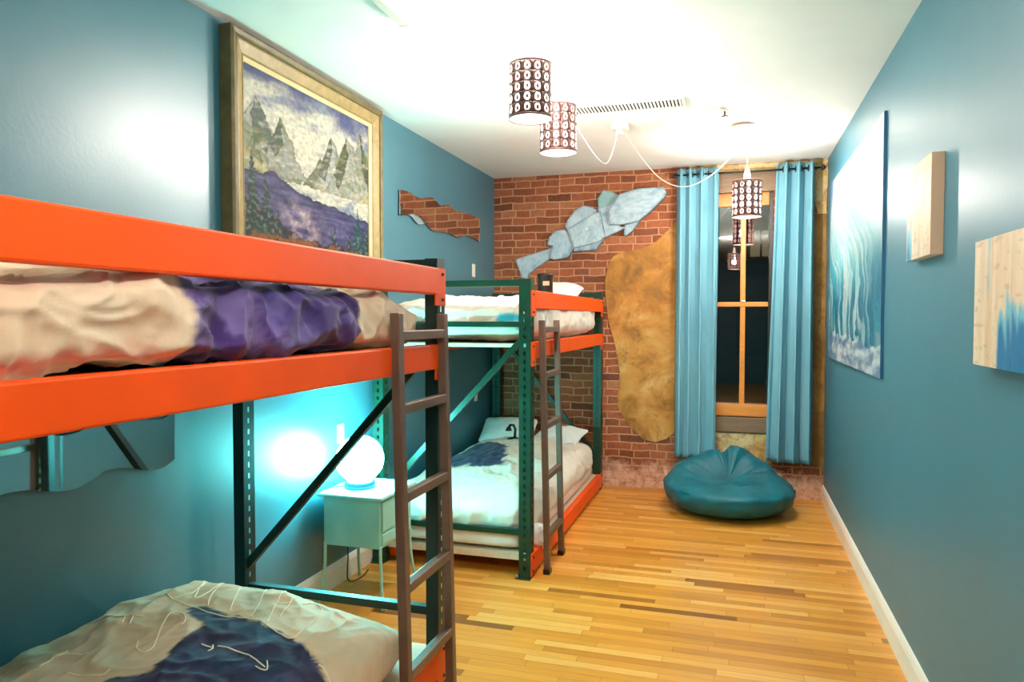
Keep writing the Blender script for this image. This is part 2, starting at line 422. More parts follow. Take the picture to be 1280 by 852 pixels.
# the dark street house across the way
b = thing('street_building', (1.5, 15, -3), 'dark night time building across the street seen through the window glass', 'building')
MB().box(-5, 8, 15, 18, -3, 9).build('wall', simple('night_brick', (70, 52, 46), .9, var=.1), b)
lit = emit('lit_room_glass', (255, 226, 180), .12)
for x, z in ((-.55, 1.2), (.35, 1.35), (.5, 2.9), (1.3, 1.2), (-.5, -.6), (1.1, -.5), (-1.6, 1.2), (2.4, 1.3)):
    f = MB().box(x-.3, x+.3, 14.95, 15, z-.5, z+.5).build('window', M['dark'], b)
    MB().box(x-.2, x-.02, 14.94, 14.96, z-.1, z+.4).box(x+.02, x+.2, 14.94, 14.96, z-.1, z+.4).build('window_pane', lit if x in (.5, -.5) else M['dark'], f)

# ------------------------------------------------------------------ bunk frames (steel racking)
HOLE_P, HOLE_W, HOLE_H = .0508, .016, .024
def post_mesh(x0, x1, y0, y1, z1, flip=False, side_holes=True):
    """open channel upright with a column of slots in its faces"""
    mb = MB(); n = int((z1-.06)/HOLE_P)
    def face(a0, a1, f, holes=True):
        am = (a0+a1)/2; A = [a0, am-HOLE_W/2, am+HOLE_W/2, a1]
        Z = [0.0]
        for i in range(n):
            z = .05+i*HOLE_P; Z += [z, z+HOLE_H]
        Z.append(z1)
        base = len(mb.v)
        for z in Z:
            for a in A: mb.v.append(f(a, z))
        for r in range(len(Z)-1):
            for c in range(3):
                if holes and c == 1 and r % 2 == 1: continue
                i = base+r*4+c; mb.f.append((i, i+1, i+5, i+4))
    xf = x0 if flip else x1
    face(y0, y1, lambda a, z: (xf, a, z))
    face(x0, x1, lambda a, z: (a, y0, z), side_holes)
    if side_holes: face(x0, x1, lambda a, z: (a, y1, z), side_holes)
    # return lips
    xb = x1 if flip else x0
    for ya, yb in ((y0, y0+.014), (y1-.014, y1)):
        mb.add([(xb, ya, 0), (xb, yb, 0), (xb, yb, z1), (xb, ya, z1)], [(0, 1, 2, 3)])
    return mb

def bunk(y0, y1, xf, zt, zl, zb, ph, label, braces, pw, xb, steel, side_holes):
    """y0,y1 outer ends; xf front face of beams; zt/zl/zb = (bottom, top) of rail, bed beam, floor beam"""
    pd = .078
    root = thing('bunk_bed', ((xf+xb)/2, (y0+y1)/2, 0), label, 'bunk bed', 'steel racking bunk beds')
    for ya in (y0, y1-pd):
        for xa, flip in ((xf-.01-pw, False), (xb, False)):
            p = post_mesh(xa, xa+pw, ya, ya+pd, ph, False, side_holes).build('post', steel, root, solid=.003)
            MB().box(xa-.02, xa+pw+.005, ya-.025, ya+pd-.005, 0, .006).build('foot_plate', steel, p)
            MB().lathe([(.008, 0), (.008, .012), (.005, .018)], (xa-.008, ya-.012, .006), 8).build('anchor_bolt', M['bolt'], p)
    for zz, nm in ((zt, 'guard_rail'), (zl, 'bed_beam'), (zb, 'floor_beam')):
        for side in (0, 1):
            if side == 0: xa, xc = xf-.045, xf
            else: xa, xc = xb+pw+.002, xb+pw+.042
            if side == 1 and nm == 'guard_rail': continue
            o = MB().box(xa, xc, y0+pd+.002, y1-pd-.002, zz[0], zz[1], .006).build(nm, M['orange'], root)
            if side == 0:
                for s in (0, 1):
                    yy = (y0, y0+pd) if s == 0 else (y1-pd, y1)
                    lo, hi = (zz[0]-.045, zz[1]) if nm != 'floor_beam' else (max(.012, zz[0]-.04), zz[1]+.01)
                    e = (yy[0]+.004, yy[1]+.03) if s == 0 else (yy[0]-.03, yy[1]-.004)
                    pl = MB().box(xf-.0085, xf-.0025, e[0], e[1], lo, hi)
                    yf = e[1] if s == 0 else e[0]
                    br = pl.build('end_bracket', M['orange'], o)
                    yb_ = (yy[0]+yy[1])/2
                    for zz2 in (lo+.025, hi-.025):
                        MB().tube([(xf-.003, yb_, zz2), (xf+.004, yb_, zz2)], .007, 8).build('bolt', M['black'], o)
    xm0, xm1 = xb+pw-.01, xf-.01-pw+.01
    for end, ya in ((0, y0+pd/2), (1, y1-pd/2)):
        for (z, hh) in ((ph-.022, .04), (1.56, .034), (braces[0], .034)):
            MB().bar((xm0, ya, z), (xm1, ya, z), .036, hh).build('cross_brace', steel, root)
        zz = (.5, 1.47) if end in braces[1] else (1.47, .32)
        MB().bar((xm0, ya+.0, zz[0]-.04), (xm1, ya+.0, zz[1]), .034, .034, up=(0, 1, 0)).build('diagonal_brace', steel, root)
    MB().box(xb+pw-.03, xf-.048, y0+.045, y1-.045, zl[1]-.035, zl[1]-.012).build('bed_board', M['ply'], root)
    MB().box(xb+pw-.03, xf-.048, y0+.045, y1-.045, zb[1]-.045, zb[1]-.005).build('floor_board', M['ply'], root)
    return root
R1 = bunk(.30, 2.83, -1.16, (1.695, 1.805), (1.39, 1.492), (.10, .215), 1.845,
     'near steel racking bunk with bright orange rails and purple printed bedding', (.36, (0, 1)), .053, -2.178, M['black_green'], False)
R2 = bunk(4.20, 6.71, -1.165, (1.655, 1.768), (1.35, 1.452), (.025, .14), 1.835,
     'far green and orange steel racking bunk against the brick wall', (.275, (0,)), .072, LX+.03, M['green'], True)

# ------------------------------------------------------------------ ladders
def ladder(y0, y1, xt, xbot, ztop, rungs, label, near):
    root = thing('bunk_ladder', ((xt+xbot)/2, (y0+y1)/2, 0), label, 'ladder', 'brown steel bunk ladders')
    def x(z): return xbot+(xt-xbot)*z/ztop
    wdt = .036
    for y in (y0+wdt/2, y1-wdt/2):
        mb = MB().bar((x(0), y, 0), (x(ztop), y, ztop), wdt, .04, up=(0, 1, 0))
        rl = mb.build('side_rail', M['brown'], root, bevel=.004)
        MB().bar((x(0), y, 0.0005), (x(.03), y, .03), wdt+.004, .062, up=(0, 1, 0)).build('foot_cap', M['black'], rl)
    for z in rungs:
        MB().bar((x(z), y0+wdt, z), (x(z), y1-wdt, z), .036, .036).build('rung', M['brown'], root, bevel=.004)
    return root
ladder(2.318, 2.775, -1.150, -1.112, 1.617, (.30, .62, .95, 1.27, 1.535), 'brown steel ladder hooked on the near bunk beside its orange end post', 1)
ladder(4.315, 4.735, -1.138, -1.10, 1.585, (.235, .60, .92, 1.24, 1.525), 'brown steel ladder leaning on the far bunk behind its green front post', 0)

# ------------------------------------------------------------------ bedding
CREAM = lin((240, 222, 196)); WHITE = lin((246, 240, 230)); NAVY = lin((20, 24, 72)); PURP = lin((66, 36, 104)); LILAC = lin((140, 132, 188)); TEAL = lin((20, 70, 110))
def wr(p, s=3.2, a=.02, seed=0):
    q = Vector((p[0]*s+seed, p[1]*s, p[2]*s))
    w = q+Vector((noise.noise(q*.7+Vector((3, 1, seed))), noise.noise(q*.7+Vector((8, 5, seed))), noise.noise(q*.7)))*.9
    r1 = max(0, 1-2.4*abs(noise.noise(Vector((w.x*1.2+w.y*.5, w.y*.55-w.x*.3, w.z*.9+seed)))))
    r2 = max(0, 1-2.6*abs(noise.noise(Vector((w.x*.7-w.y*.9, w.y*.9, w.z*1.3-seed)))))
    return a*(.55*fbm(q, 3)+.75*r1**2+.45*r2**2-.35)
def comf_disp(seed, amp, side=None, top=None, lim=None):
    def f(p, n):
        d = wr(p, 3.2, amp, seed)+wr(p, 8, amp*.45, seed+4)
        nn = Vector((n.x, n.y, n.z)); 
        m = max(abs(n.x), abs(n.y), abs(n.z))
        v = Vector((n.x if abs(n.x) > .8*m else 0, n.y if abs(n.y) > .8*m else 0, n.z if abs(n.z) > .8*m else 0))
        if v.length: v.normalize()
        p = p+v*d
        if top: p.z += top(p, n)*max(0, min(1, (n.z+1)/2))
        if lim: p = lim(p)
        return p
    return f
def clampx(a, b, z0=None, ya=None, yb=None):
    def f(p):
        if p.x < a: p.x = a
        if p.x > b: p.x = b
        if z0 is not None and p.z < z0: p.z = z0
        if ya is not None: p.y = max(p.y, ya)
        if yb is not None: p.y = min(p.y, yb)
        return p
    return f
def navy(p, s=6):
    t = fbm((p[0]*s, p[1]*s, p[2]*s), 5); u = fbm((p[0]*s*2+7, p[1]*s*2, p[2]*s*2), 5)
    c = mixc(NAVY, PURP, .5+t*1.0); c = mixc(c, LILAC, sstep(.05, .45, u)*.8)
    return mixc(c, TEAL, sstep(.1, .5, fbm((p[0]*3+3, p[1]*3, p[2]*3), 3))*.4)
# near bunk, upper
def c1(x, y, z):
    e = .05*fbm((x*9, y*4, z*11), 4)
    t = sstep(1.362, 1.402, y+e+.02*z)*(1-sstep(2.10, 2.115, y+e*.3-.05*(z-1.5)))
    c = mixc(CREAM, lin((222, 192, 158)), .5+fbm((x*2, y*2, z*2), 3)*.8)
    return mixc(c, mixc(navy((x, y, z)), PURP, .55), t)
def t1(p, n): return .008*math.sin(p.y*5)+.01*fbm((p.x*2, p.y*2, 0), 3)-.05*sstep(2.35, 2.72, p.y)
o = puff(-2.16, -1.185, .42, 2.72, 1.484, 1.705, 9, 4.6, 190, 34, comf_disp(1, .045, top=t1, lim=clampx(-2.17, -1.163, 1.484, .4, 2.735))).build('comforter', M['cloth'], None, True, color=c1)
tag(o, 'cream comforter with broad purple band bulging between rails of the near upper bunk', 'comforter', 'printed comforters')
# near bunk, lower
PATCH = [(-1.603, 1.673), (-1.654, 1.774), (-1.654, 1.842), (-1.656, 1.94), (-1.772, 1.997), (-1.826, 2.051), (-1.787, 2.078), (-1.662, 2.059), (-1.584, 2.061), (-1.486, 2.05), (-1.38, 2.025), (-1.24, 1.958), (-1.131, 1.891), (-1.067, 1.828), (-1.034, 1.70), (-1.034, 1.3), (-1.2, .95), (-1.5, .8), (-1.7, .9), (-1.75, 1.2), (-1.72, 1.5), (-1.69, 1.6)]
def inside(x, y, poly):
    d = 1e9; ins = False; n = len(poly)
    for i in range(n):
        (x1, y1), (x2, y2) = poly[i], poly[(i+1) % n]
        if (y1 > y) != (y2 > y) and x < (x2-x1)*(y-y1)/(y2-y1)+x1: ins = not ins
        dx, dy = x2-x1, y2-y1; t = max(0, min(1, ((x-x1)*dx+(y-y1)*dy)/(dx*dx+dy*dy+1e-12)))
        d = min(d, math.hypot(x-x1-dx*t, y-y1-dy*t))
    return d if ins else -d
def c2(x, y, z):
    d = inside(x, y, PATCH)+.018*fbm((x*14, y*14, 0), 4)
    t = sstep(-.006, .006, d)
    c = mixc(lin((232, 214, 184)), lin((206, 184, 150)), .5+fbm((x*3, y*3, z*3), 4)*.9)
    return mixc(c, mixc(navy((x, y, z)), mixc(lin((8, 10, 40)), lin((12, 44, 76)), .4+fbm((x*7, y*7, 2), 4)), .85), t)
def t2(p, n):
    return .035*math.exp(-((p.x+2.0)**2/.10+(p.y-2.15)**2/.12))+.010*math.sin(p.x*9+p.y*2)-.15*sstep(2.28, 2.72, p.y)-.05*sstep(-1.6, -1.2, p.x)*sstep(2.0, 2.6, p.y)
o = puff(-2.235, -1.165, .42, 2.70, .205, .565, 5, 3.0, 190, 28, comf_disp(9, .015, top=t2, lim=clampx(-2.25, -1.158, .218, .3, 2.745))).build('comforter', M['cloth'], None, True, color=c2)
tag(o, 'cream comforter with navy patch and stitched white letters on the near lower bunk', 'comforter', 'printed comforters')
low = o
bv = BVHTree.FromPolygons([v.co.copy() for v in o.data.vertices], [tuple(p.vertices) for p in o.data.polygons])
STROKES = [[(-1.801, 1.809), (-1.771, 1.772), (-1.726, 1.751), (-1.722, 1.786), (-1.772, 1.866), (-1.817, 1.943), (-1.814, 1.984), (-1.769, 1.971), (-1.736, 1.941), (-1.733, 1.916)], [(-1.973, 2.112), (-1.928, 2.11), (-1.926, 2.207), (-1.998, 2.362), (-1.979, 2.312), (-1.861, 2.131), (-1.868, 2.225), (-1.912, 2.351), (-1.825, 2.173), (-1.765, 2.085)], [(-1.806, 2.312), (-1.725, 2.173), (-1.675, 2.083)], [(-1.7, 2.328), (-1.609, 2.147), (-1.579, 2.071)], [(-1.638, 2.364), (-1.578, 2.218), (-1.509, 2.064)], [(-1.577, 2.348), (-1.527, 2.203), (-1.507, 2.135)], [(-1.578, 2.218), (-1.54, 2.261)], [(-1.464, 2.038), (-1.428, 2.023), (-1.38, 2.025), (-1.386, 2.13), (-1.426, 2.265), (-1.459, 2.318), (-1.497, 2.323), (-1.505, 2.272)], [(-1.597, 1.855), (-1.551, 1.851), (-1.55, 1.828)], [(-1.563, 1.866), (-1.547, 1.847)], [(-1.539, 1.859), (-1.484, 1.867), (-1.418, 1.858), (-1.348, 1.835)], [(-1.364, 1.867), (-1.337, 1.827), (-1.372, 1.821)], [(-2.107, 1.908), (-2.048, 1.926), (-1.984, 1.932), (-1.91, 1.941)], [(-1.979, 1.934), (-1.948, 1.889)], [(-1.942, 1.931), (-1.91, 1.883)], [(-1.973, 2.112), (-1.874, 2.081), (-1.727, 2.039), (-1.628, 2.05), (-1.549, 2.066), (-1.446, 2.03)], [(-1.974, 1.61), (-1.984, 1.695), (-1.888, 1.702)], [(-2.003, 1.666), (-1.984, 1.717)], [(-1.865, 1.602), (-1.75, 1.608), (-1.73, 1.634)], [(-1.24, 1.958), (-1.215, 1.954), (-1.142, 1.909), (-1.091, 1.861), (-1.052, 1.803)]]
def catmull(pts, k=6):
    if len(pts) < 3:
        return [tuple(a+(b-a)*t/k for a, b in zip(pts[0], pts[1])) for t in range(k+1)]
    P = [pts[0]]+list(pts)+[pts[-1]]; out = []
    for i in range(1, len(P)-2):
        for s in range(k):
            t = s/k
            out.append(tuple(.5*(2*b+(-a+c)*t+(2*a-5*b+4*c-d)*t*t+(-a+3*b-3*c+d)*t**3) for a, b, c, d in zip(P[i-1], P[i], P[i+1], P[i+2])))
    out.append(tuple(pts[-1])); return out
mb = MB()
for s in STROKES:
    pts = []
    for x, y in catmull(s):
        h = bv.ray_cast(Vector((x, y, 2)), Vector((0, 0, -1)))
        if h[0] is not None and x < -1.16: pts.append(h[0]+Vector((0, 0, .0006)))
    if len(pts) > 1: mb.tube(pts, .0024, 6)
mb.build('stitched_lettering', M['thread'], low, True)
# far bunk, upper
def c3(x, y, z):
    c = mixc(WHITE, lin((226, 204, 180)), .35+fbm((x*3, y*3, z*3), 4)*.8)
    l = abs(fbm((x*4+5, y*4, z*7), 2)); c = mixc(c, lin((170, 130, 96)), (1-sstep(.0, .022, l))*sstep(0, .2, fbm((x*2, y*2, z*2+8), 2)))
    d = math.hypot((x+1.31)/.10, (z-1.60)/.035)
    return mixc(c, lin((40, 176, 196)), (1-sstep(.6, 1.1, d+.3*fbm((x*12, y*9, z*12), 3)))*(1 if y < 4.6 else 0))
o = puff(-2.2, -1.18, 4.235, 6.56, 1.444, 1.735, 9, 4.0, 100, 24, comf_disp(17, .026, lim=clampx(-2.21, -1.17, 1.444, 4.225, 6.62))).build('comforter', M['cloth'], None, True, color=c3)
tag(o, 'white comforter with thin brown lines on the far upper bunk', 'comforter', 'printed comforters')
# far bunk, lower: mattress + comforter
def md(p, n):
    p = p+Vector((0, 0, .006*fbm((p.x*5, p.y*5, 0), 3)*n.z)); return p
mt = puff(-2.19, -1.225, 4.25, 6.62, .137, .30, 14, 6, 40, 10, md).build('mattress', M['linen'], None, True)
tag(mt, 'white sheeted mattress under the comforter of the far lower bunk', 'mattress')
def scd(p, n): return p+Vector((n.x, n.y, n.z))*.02*fbm((p.x*18, p.y*18, p.z*18), 3)
puff(-1.25, -1.13, 4.40, 4.56, .11, .27, 2.2, 2.2, 16, 8, scd).build('sheet_corner', M['linen'], mt, True)
NAVY2 = [(-2.3, 4.80), (-2.25, 5.312), (-1.998, 5.65), (-1.78, 5.60), (-1.60, 5.085), (-1.53, 4.90), (-1.822, 4.78)]
def c4(x, y, z):
    d = inside(x, y, NAVY2)+.06*fbm((x*9, y*6, 0), 4)
    c = mixc(WHITE, lin((224, 208, 186)), .35+fbm((x*3, y*3, z*3), 4)*.7)
    return mixc(c, mixc(lin((20, 48, 92)), NAVY, .3+fbm((x*8, y*8, z*8), 3)), sstep(-.02, .02, d))
def t4(p, n): return .05*math.exp(-((p.x+1.7)**2/.25+(p.y-5.6)**2/1.2))
o = puff(-2.235, -1.185, 4.235, 6.60, .155, .52, 8, 2.7, 110, 26, comf_disp(25, .024, top=t4, lim=lambda p: clampx(-2.25, -1.172, .155 if p.y > 4.42 else .155+.105*sstep(4.42, 4.32, p.y), 4.215)(p))).build('comforter', M['cloth'], None, True, color=c4)
tag(o, 'white comforter with dark navy patch on the far lower bunk', 'comforter', 'printed comforters')
def pillow(x0, x1, y0, y1, z0, z1, tilt, rz, mat, label, seed, col=None):
    cx, cy, cz = (x0+x1)/2, (y0+y1)/2, (z0+z1)/2
    Rm = Matrix.Rotation(rz, 3, 'Z') @ Matrix.Rotation(tilt, 3, 'X')
    hx, hy = (x1-x0)/2, (y1-y0)/2
    def d(p, n):
        a, b_ = (p.x-cx)/hx, (p.y-cy)/hy
        e = (1-min(1, abs(a))**3.2)*(1-min(1, abs(b_))**3.2)
        q = Vector((p.x-cx, p.y-cy, (p.z-cz)*(.12+.88*e**.6)))
        q.x *= 1+.06*b_*b_; q.y *= 1+.06*a*a
        q.z += .012*fbm((p.x*7+seed, p.y*7, p.z*7), 3)
        return Rm @ q+Vector((cx, cy, cz))
    o = puff(x0, x1, y0, y1, z0, z1, 9, 3, 36, 10, d).build('pillow', mat, None, True)
    return tag(o, label, 'pillow', 'white bed pillows')
pillow(-2.2, -1.72, 6.07, 6.45, .49, .65, .45, .1, M['linen'], 'puffy white pillow by the blue wall on the far lower bunk', 1)
pillow(-1.72, -1.28, 6.10, 6.48, .46, .60, .28, -.2, M['linen'], 'flat white pillow nearest the aisle on the far lower bunk', 5)
pillow(-1.66, -1.28, 5.95, 6.35, 1.73, 1.90, .25, .0, M['linen'], 'white pillow on the far upper bunk below the wooden fish', 8)

# black things on the bunks
t = thing('reading_lamp', (-1.83, 6.02, .52), 'small black arched reading lamp propped against pillow on far lower bunk', 'lamp')
mb = MB().lathe([(0, 0), (.045, 0), (.05, .01), (.05, .02), (.02, .03), (0, .03)], (-1.83, 5.98, .53), 16); mb.build('base', M['black'], t, True)
MB().tube([(-1.815, 5.98, .55), (-1.81, 5.98, .63), (-1.825, 5.98, .665), (-1.855, 5.98, .665), (-1.87, 5.98, .64)], .012, 8).build('gooseneck', M['black'], t, True)
MB().lathe([(0, .03), (.018, .03), (.03, 0), (.027, 0), (.0, .02)], (-1.87, 5.98, .615), 12).build('lamp_head', M['black'], t, True)
t = thing('black_canister', (-1.47, 5.70, 1.735), 'small black canister standing on the far upper bunk in front of pillow', 'canister')
MB().lathe([(0, 0), (.058, 0), (.062, .006), (.062, .2), (.066, .205), (.066, .222), (.05, .226), (0, .226)], (-1.47, 5.70, 1.735), 24).build('body', M['black'], t, True)
MB().box(-1.475, -1.42, 5.635, 5.642, 1.86, 1.895, .003).build('paper_tag', M['cream'], t)

# ------------------------------------------------------------------ nightstand + lamp
ns = thing('nightstand', (-2.02, 3.73, 0), 'pale mint metal nightstand with thin curved legs between the bunks', 'nightstand')
NX0, NX1, NY0, NY1, NZ = -2.225, -1.815, 3.50, 3.95, .62
MB().rbox(NX0, NX1, NY0, NY1, NZ-.022, NZ, .009).build('top', M['mint'], ns)
MB().box(NX0+.03, NX1-.03, NY0+.03, NY1-.03, .325, NZ-.022, .004).build('cabinet', M['mint'], ns)
dr = MB().box(NX1-.03, NX1-.018, NY0+.045, NY1-.045, .42, .585, .003).build('drawer', M['mint'], ns)
MB().lathe([(0, 0), (.012, 0), (.014, .012), (0, .018)], (0, 0, 0), 12).build('knob', M['bolt'], dr).location = (0, 0, 0)
k = dr.children[0]; k.rotation_euler = (0, PI/2, 0); k.location = Vector((NX1-.018, 3.725, .50))-wloc(dr)
k.data.transform(Matrix.Translation(wloc(dr)))
MB().box(NX1-.03, NX1-.019, NY0+.045, NY1-.045, .345, .405, .003).build('lower_panel', M['mint'], ns)
for sx, sy in ((-1, -1), (1, -1), (-1, 1), (1, 1)):
    x = NX1-.03 if sx > 0 else NX0+.035; y = NY0+.035 if sy < 0 else NY1-.035
    ex = .035 if sx > 0 else -.02
    MB().tube(catmull([(x, y, .34), (x+.002*sx, y, .22), (x+ex*.4, y+sy*.012, .10), (x+ex, y+sy*.04, .004)], 6), .0095, 8).build('leg', M['mint'], ns, True)
lp = thing('globe_lamp', (-2.06, 3.70, NZ), 'glowing round globe lamp casting cyan light from the mint nightstand', 'lamp')
MB().lathe([(0, 0), (.084, 0), (.088, .006), (.088, .03), (.07, .045), (0, .045)], (-2.06, 3.70, NZ+.001), 28).build('base', simple('navy_base', (24, 48, 104), .4), lp, True)
prof = []
for i in range(17):
    a = -PI/2+PI*i/16; prof.append((max(.0, .138*math.cos(a)), .135*math.sin(a)))
MB().lathe(prof, (-2.06, 3.70, NZ+.165), 32).build('glass_globe', M['globe'], lp, True)
MB().tube(catmull([(-2.12, 3.68, NZ+.012), (-2.17, 3.62, NZ+.012), (-2.2, 3.60, NZ+.012), (-2.24, 3.72, NZ+.003), (-2.243, 3.78, .45), (-2.235, 3.86, .2), (-2.2, 3.80, .03), (-2.17, 3.9, .01), (-2.2, 4.05, .006)], 8), .004, 6).build('power_cord', M['black'], lp, True)
def plate(name, y, z, label, toggle=True):
    t = thing(name, (LX, y, z), label, 'wall plate')
    MB().rbox(LX+.0005, LX+.007, y-.036, y+.036, z-.058, z+.058, .0025).build('plate', M['white'], t)
    MB().rbox(LX+.007, LX+.012, y-.012, y+.012, z-.026, z+.026, .002).build('rocker' if toggle else 'socket', M['white'], t)
plate('light_switch', 6.18, 2.03, 'white light switch high on blue wall above the far bunk')
plate('power_outlet', 6.24, .89, 'white outlet plate on blue wall inside the far lower bunk', False)
plate('power_outlet', 3.84, .90, 'white outlet plate on blue wall just above the globe lamp', False)

# ------------------------------------------------------------------ mirrors
def mirror(top, bot, label, ylo):
    poly = [(y, z) for y, z in catmull(top, 5)]+[(y, z) for y, z in reversed(catmull(bot, 5))]
    t = thing('wavy_mirror', (LX, poly[0][0], bot[0][1]), label, 'mirror', 'wavy edged wall mirrors')
    MB().prism(poly, lambda a, b: (LX+.001, a, b), lambda a, b: (LX+.012, a, b)).build('backing', M['dark'], t)
    MB().prism(poly, lambda a, b: (LX+.012, a, b), lambda a, b: (LX+.017, a, b)).build('mirror_glass', M['mirror'], t)
mirror([(4.644, 2.501), (4.72, 2.507), (4.80, 2.51), (4.897, 2.497), (5.025, 2.499), (5.222, 2.537), (5.382, 2.498), (5.551, 2.53), (5.694, 2.504), (5.862, 2.514), (6.06, 2.52), (6.32, 2.513)],
       [(4.642, 2.321), (4.746, 2.341), (4.84, 2.337), (4.951, 2.298), (5.097, 2.316), (5.219, 2.281), (5.413, 2.291), (5.585, 2.297), (5.766, 2.283), (5.919, 2.32), (6.12, 2.32), (6.313, 2.304)],
       'long wavy mirror reflecting brick, hung right of the mountain painting', 0)
mirror([(.75, 1.2), (.9, 1.215), (1.1, 1.19), (1.3, 1.215), (1.5, 1.19), (1.7, 1.222), (1.85, 1.214), (1.884, 1.202), (1.941, 1.186), (1.989, 1.186), (2.039, 1.195), (2.078, 1.209), (2.17, 1.215), (2.273, 1.202), (2.35, 1.186), (2.414, 1.183), (2.477, 1.203)],
       [(.75, 1.0), (.9, .98), (1.1, 1.02), (1.3, .985), (1.5, 1.02), (1.65, 1.02), (1.726, 1.029), (1.803, 1.025), (1.851, 1.012), (1.919, .993), (1.954, .989), (1.997, .987), (2.035, .995), (2.087, 1.011), (2.12, 1.024), (2.168, 1.024), (2.218, 1.017), (2.269, 1.003), (2.314, .988), (2.369, .978), (2.418, .982), (2.473, 1.003)],
       'wavy mirror low on the wall inside the near bunk reflecting its post', 0)

# ------------------------------------------------------------------ mountain painting
def grid_art(f3, nu, nv, name, mat, parent, col):
    mb = MB(); cols = []
    for j in range(nv+1):
        for i in range(nu+1):
            u, v = i/nu, j/nv; mb.v.append(tuple(f3(u, v))); cols.append(col(u, v))
    mb.f = [(j*(nu+1)+i, j*(nu+1)+i+1, (j+1)*(nu+1)+i+1, (j+1)*(nu+1)+i) for j in range(nv) for i in range(nu)]
    o = mb.build(name, mat, parent)
    a = o.data.color_attributes.new('pigment', 'FLOAT_COLOR', 'POINT')
    for i, c in enumerate(cols): a.data[i].color = (*c, 1)
    return o
FACETS = []
for pl, col in (
    ([(.40, .40), (.48, .50), (.545, .62), (.60, .54), (.66, .40)], (150, 156, 130)),
    ([(-.05, .62), (.03, .74), (.09, .85), (.16, .70), (.24, .56), (.40, .40), (-.05, .36)], (206, 208, 200)),
    ([(.09, .85), (.13, .76), (.20, .57), (.19, .46), (.13, .55), (.08, .60), (.05, .72)], (120, 132, 124)),
    ([(.14, .50), (.20, .66), (.25, .78), (.29, .72), (.36, .55), (.45, .42), (.2, .40)], (196, 198, 188)),
    ([(.25, .78), (.21, .68), (.17, .60), (.21, .52), (.26, .60)], (96, 110, 96)),
    ([(-.02, .36), (.02, .5), (.075, .64), (.13, .52), (.19, .42), (.24, .36)], (172, 180, 150)),
    ([(.075, .64), (.11, .54), (.12, .42), (.06, .5)], (104, 124, 84)),
    ([(.48, .40), (.56, .58), (.645, .80), (.69, .72), (.72, .60), (.76, .40)], (206, 208, 202)),
    ([(.645, .80), (.60, .70), (.53, .50), (.58, .46), (.625, .60), (.65, .70)], (110, 118, 108)),
    ([(.58, .40), (.68, .58), (.78, .84), (.83, .79), (.92, .62), (1.05, .40)], (204, 206, 196)),
    ([(.78, .84), (.72, .68), (.66, .54), (.70, .44), (.76, .58), (.79, .70)], (106, 116, 96)),
    ([(.84, .66), (.88, .80), (.91, .91), (.96, .80), (1.05, .66), (1.05, .44), (.96, .48)], (188, 194, 178)),
    ([(.91, .91), (.95, .78), (1.02, .60), (1.0, .50), (.93, .64)], (94, 106, 88)),
    ([(.80, .78), (.86, .70), (.97, .44), (.93, .40), (.86, .56)], (226, 228, 218))):
    xs = [p[0] for p in pl]
    FACETS.append((((0, 0, min(xs), max(xs)), pl), col))
def mountain(u, v):
    n1 = fbm((u*4, v*5, 1), 5); n2 = fbm((u*13, v*15, 2), 4); n3 = fbm((u*40, v*40, 3), 3)
    st_ = fbm((u*9+v*6, v*30-u*8, 4), 4)
    # brushed cloudy sky
    c = mixc(lin((226, 222, 206)), lin((160, 166, 182)), sstep(.0, .6, fbm((u*3+v, v*9-u*2, 6), 5)))
    c = mixc(c, lin((104, 110, 152)), sstep(.86, 1.02, v+.12*n1+.06*abs(u-.45)))
    c = mixc(c, lin((234, 228, 206)), math.exp(-((u-.42)/.16)**2-((v-.62)/.14)**2)*.8)
    # faceted peaks
    a, b_ = u+.014*n2+.006*n3, v+.018*n2+.008*st_
    for pl, col in FACETS:
        if pl[0][2] <= a <= pl[0][3] and inside(a, b_, pl[1]) > 0:
            c = mixc(lin(tuple(q*.86 for q in col)), lin((222, 222, 208)), max(-.3, st_*1.1+n2*.4))
            e_ = inside(a, b_, pl[1])
            if e_ < .012: c = mixc(c, lin((70, 66, 62)), .55*(1-e_/.012))
            c = mixc(c, lin((112, 126, 70)), sstep(.0, .4, fbm((u*9+4, v*9, 5), 4))*.55)
            c = mixc(c, lin((226, 208, 150)), sstep(.16, .02, abs(v-.42))*sstep(-.1, .35, n1)*.6)
            if n3+n2 > .55: c = mixc(c, lin((150, 92, 56)), .45)
    shore = .40-.14*u+.016*n2+(.05*max(0, 1-abs(u-.2)*6))
    if v < shore:
        c = mixc(lin((50, 54, 96)), lin((112, 108, 150)), .5+fbm((u*5, v*34, 7), 3))
        c = mixc(c, lin((206, 184, 190)), math.exp(-((u-.40)/.13)**2)*sstep(.02, .2, shore-v)*max(0, .55+1.2*n2))
        c = mixc(c, lin((28, 30, 60)), sstep(.035, .0, shore-v)*.7)
    bank = .20*max(0, 1-u*2.4)+.05+.03*n2
    if v < bank: c = mixc(lin((48, 38, 46)), lin((140, 118, 118)), .3+n2+n3*.9)
    for tu, tb, th, tw, col in ((.06, .05, .50, .08, (40, 62, 54)), (.145, .0, .40, .09, (46, 64, 64)), (.22, -.02, .24, .08, (54, 58, 64)), (.88, .02, .34, .08, (36, 82, 88)), (.965, .0, .26, .06, (42, 74, 74)), (.66, .0, .19, .055, (44, 60, 76)), (.8, -.02, .16, .06, (54, 60, 64))):
        k = (v-tb)/th
        if 0 < k < 1 and abs(u-tu+.01*n2) < tw*(1-k)*(.35+.65*((v*26+abs(u-tu)*4+n2) % 1)):
            c = mixc(lin(col), lin((104, 134, 124)), max(0, n3*1.6))
    if v < .045 and n2 > .0: c = lin((150, 96, 46))
    g = tuple(x*(.86+.5*n3*.6) for x in c)
    return tuple(max(0, x)**1.15*.62 for x in g)
